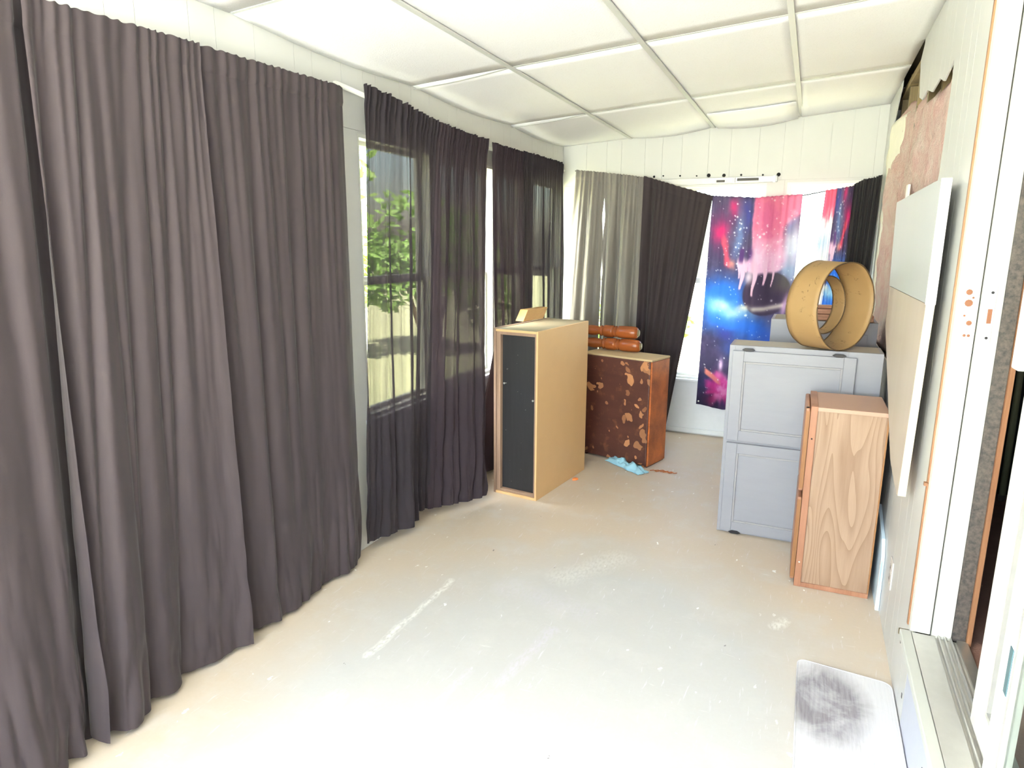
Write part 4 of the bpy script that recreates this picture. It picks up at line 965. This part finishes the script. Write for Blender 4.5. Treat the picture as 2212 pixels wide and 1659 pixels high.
wall_sheet('white_board', 'pale grey white board with a bright white edge fixed below the torn hole', [(2.43, 1.349), (3.55, 1.346), (3.655, 1.724), (2.56, 1.725), (2.43, 1.722)], .333, .026, M['board_white'], M['white_paint'], ((2.43, 1.724), (2.43, 1.345)), (2.75, 1.40, 1.66))
wall_sheet('tan_board', 'pinkish tan torn board ending in a point, below the white board on the right wall', [(2.435, 1.346), (2.50, .692), (2.535, .680), (2.805, .728), (3.535, 1.158), (3.55, 1.343)], .336, .022, M['board_tan'], M['pale_edge'], ((2.435, 1.344), (2.50, .690)), (2.72, .82, 1.30))

# pale blue strip low behind the oak cabinet, outlet, mat
tb = thing('blue_strip', 'pale blue painted board standing on the floor between oak cabinet and wall', 'board', (.383, 3.02, 0))
obj('board', MB().prism([(-.008, -.02, 0), (-.008, .32, 0), (-.008, .32, .36), (-.008, .05, .30), (-.008, .0, .24)], (.014, 0, 0)), plain('pale_blue_paint', S(196, 214, 228), .5), tb, bevel=.001)
obj('edge', MB().box(-.0095, -.008, -.018, .0, .0, .22), M['white_sill'], tb)
to = thing('wall_outlet', 'beige wall outlet low on the right wall near the door casing', 'outlet', (XR, 2.80, .27))
obj('cover_plate', MB().box(-.005, 0, -.035, .035, -.057, .057), plain('beige_plate', S(208, 200, 194), .4), to, bevel=.002)
for z in (-.022, .022):
    s_ = obj('socket', MB().box(-.0065, -.005, -.016, .016, z - .014, z + .014), plain('beige_socket', S(184, 172, 170), .4), to, bevel=.002)
    for yy in (-.006, .006): obj('slot', MB().box(-.0072, -.0065, yy - .0015, yy + .0015, z - .004, z + .006), M['black'], s_)
t = NT('stained_mat'); co = t.coord(); n = t.noise(co, 6, 5, .65, .6); st = t.noise(t.mapping(co, (130, 8, 1)), 1, 3); sx = t.sep(co)
g = t.math('SUBTRACT', 1.0, t.math('MULTIPLY', t.math('SQRT', t.math('ADD', t.math('POWER', t.math('MULTIPLY', t.math('ADD', sx[0], .06), 6.0), 2), t.math('POWER', t.math('MULTIPLY', t.math('SUBTRACT', sx[1], .12), 3.8), 2))), 1.0), True)
stain = t.math('MULTIPLY', t.ramp(g, [(.05, 0), (.45, 1)]), t.ramp(n, [(.30, .25), (.55, 1)]))
cl = t.mix(t.math('MULTIPLY', st, .35), S(212, 209, 212), S(196, 193, 194)); cl = t.mix(t.math('MULTIPLY', t.ramp(n, [(.5, 0), (.7, 1)]), .35), cl, S(182, 176, 168))
t.base(t.mix(t.math('MULTIPLY', stain, t.math('ADD', .45, t.math('MULTIPLY', st, .6))), cl, S(104, 96, 106))); t.rough(.85); t.bump(st, .4, .004); M['mat'] = t.m
mt = thing('door_mat', 'white ribbed doormat with dark grey stains below the sliding door', 'mat', (.232, 2.13, 0))
x0, x1, y0, y1 = -.152, .153, -.75, .335
def rrect(x0, x1, y0, y1, r, z, n=5):
    P = []
    for cx_, cy_, a in ((x1 - r, y0 + r, -pi / 2), (x1 - r, y1 - r, 0), (x0 + r, y1 - r, pi / 2), (x0 + r, y0 + r, pi)):
        for k in range(n + 1): P.append((cx_ + r * cos(a + k * pi / 2 / n), cy_ + r * sin(a + k * pi / 2 / n), z))
    return P
def skew(P): return [(x, y + .07 * ((x - x0) / (x1 - x0) - .5) * -.4, z) for x, y, z in P]
obj('mat', MB().prism(skew(rrect(x0, x1, y0, y1, .03, .001)), (0, 0, .009)), M['mat'], mt)
P = skew(rrect(x0, x1, y0, y1, .03, .009)); obj('rim', MB().tube(P + [P[0]], .003, 6, cap=False), M['mat'], mt, smooth=True)

# repeats of one kind share a group
for o in bpy.data.objects:
    k = o.name.split('.')[0]; g = {'blackout_curtain': 'big charcoal curtains on the left wall', 'sheer_curtain': 'sheer curtains over the left windows', 'curtain_rod': 'white curtain rods on the left wall',
                                   'grey_curtain': 'grey curtains on the end wall', 'galaxy_cloth': 'galaxy cloths on the cord', 'garden_shrub': 'shrubs outside the windows'}.get(k)
    if g and o.parent is None: o['group'] = g
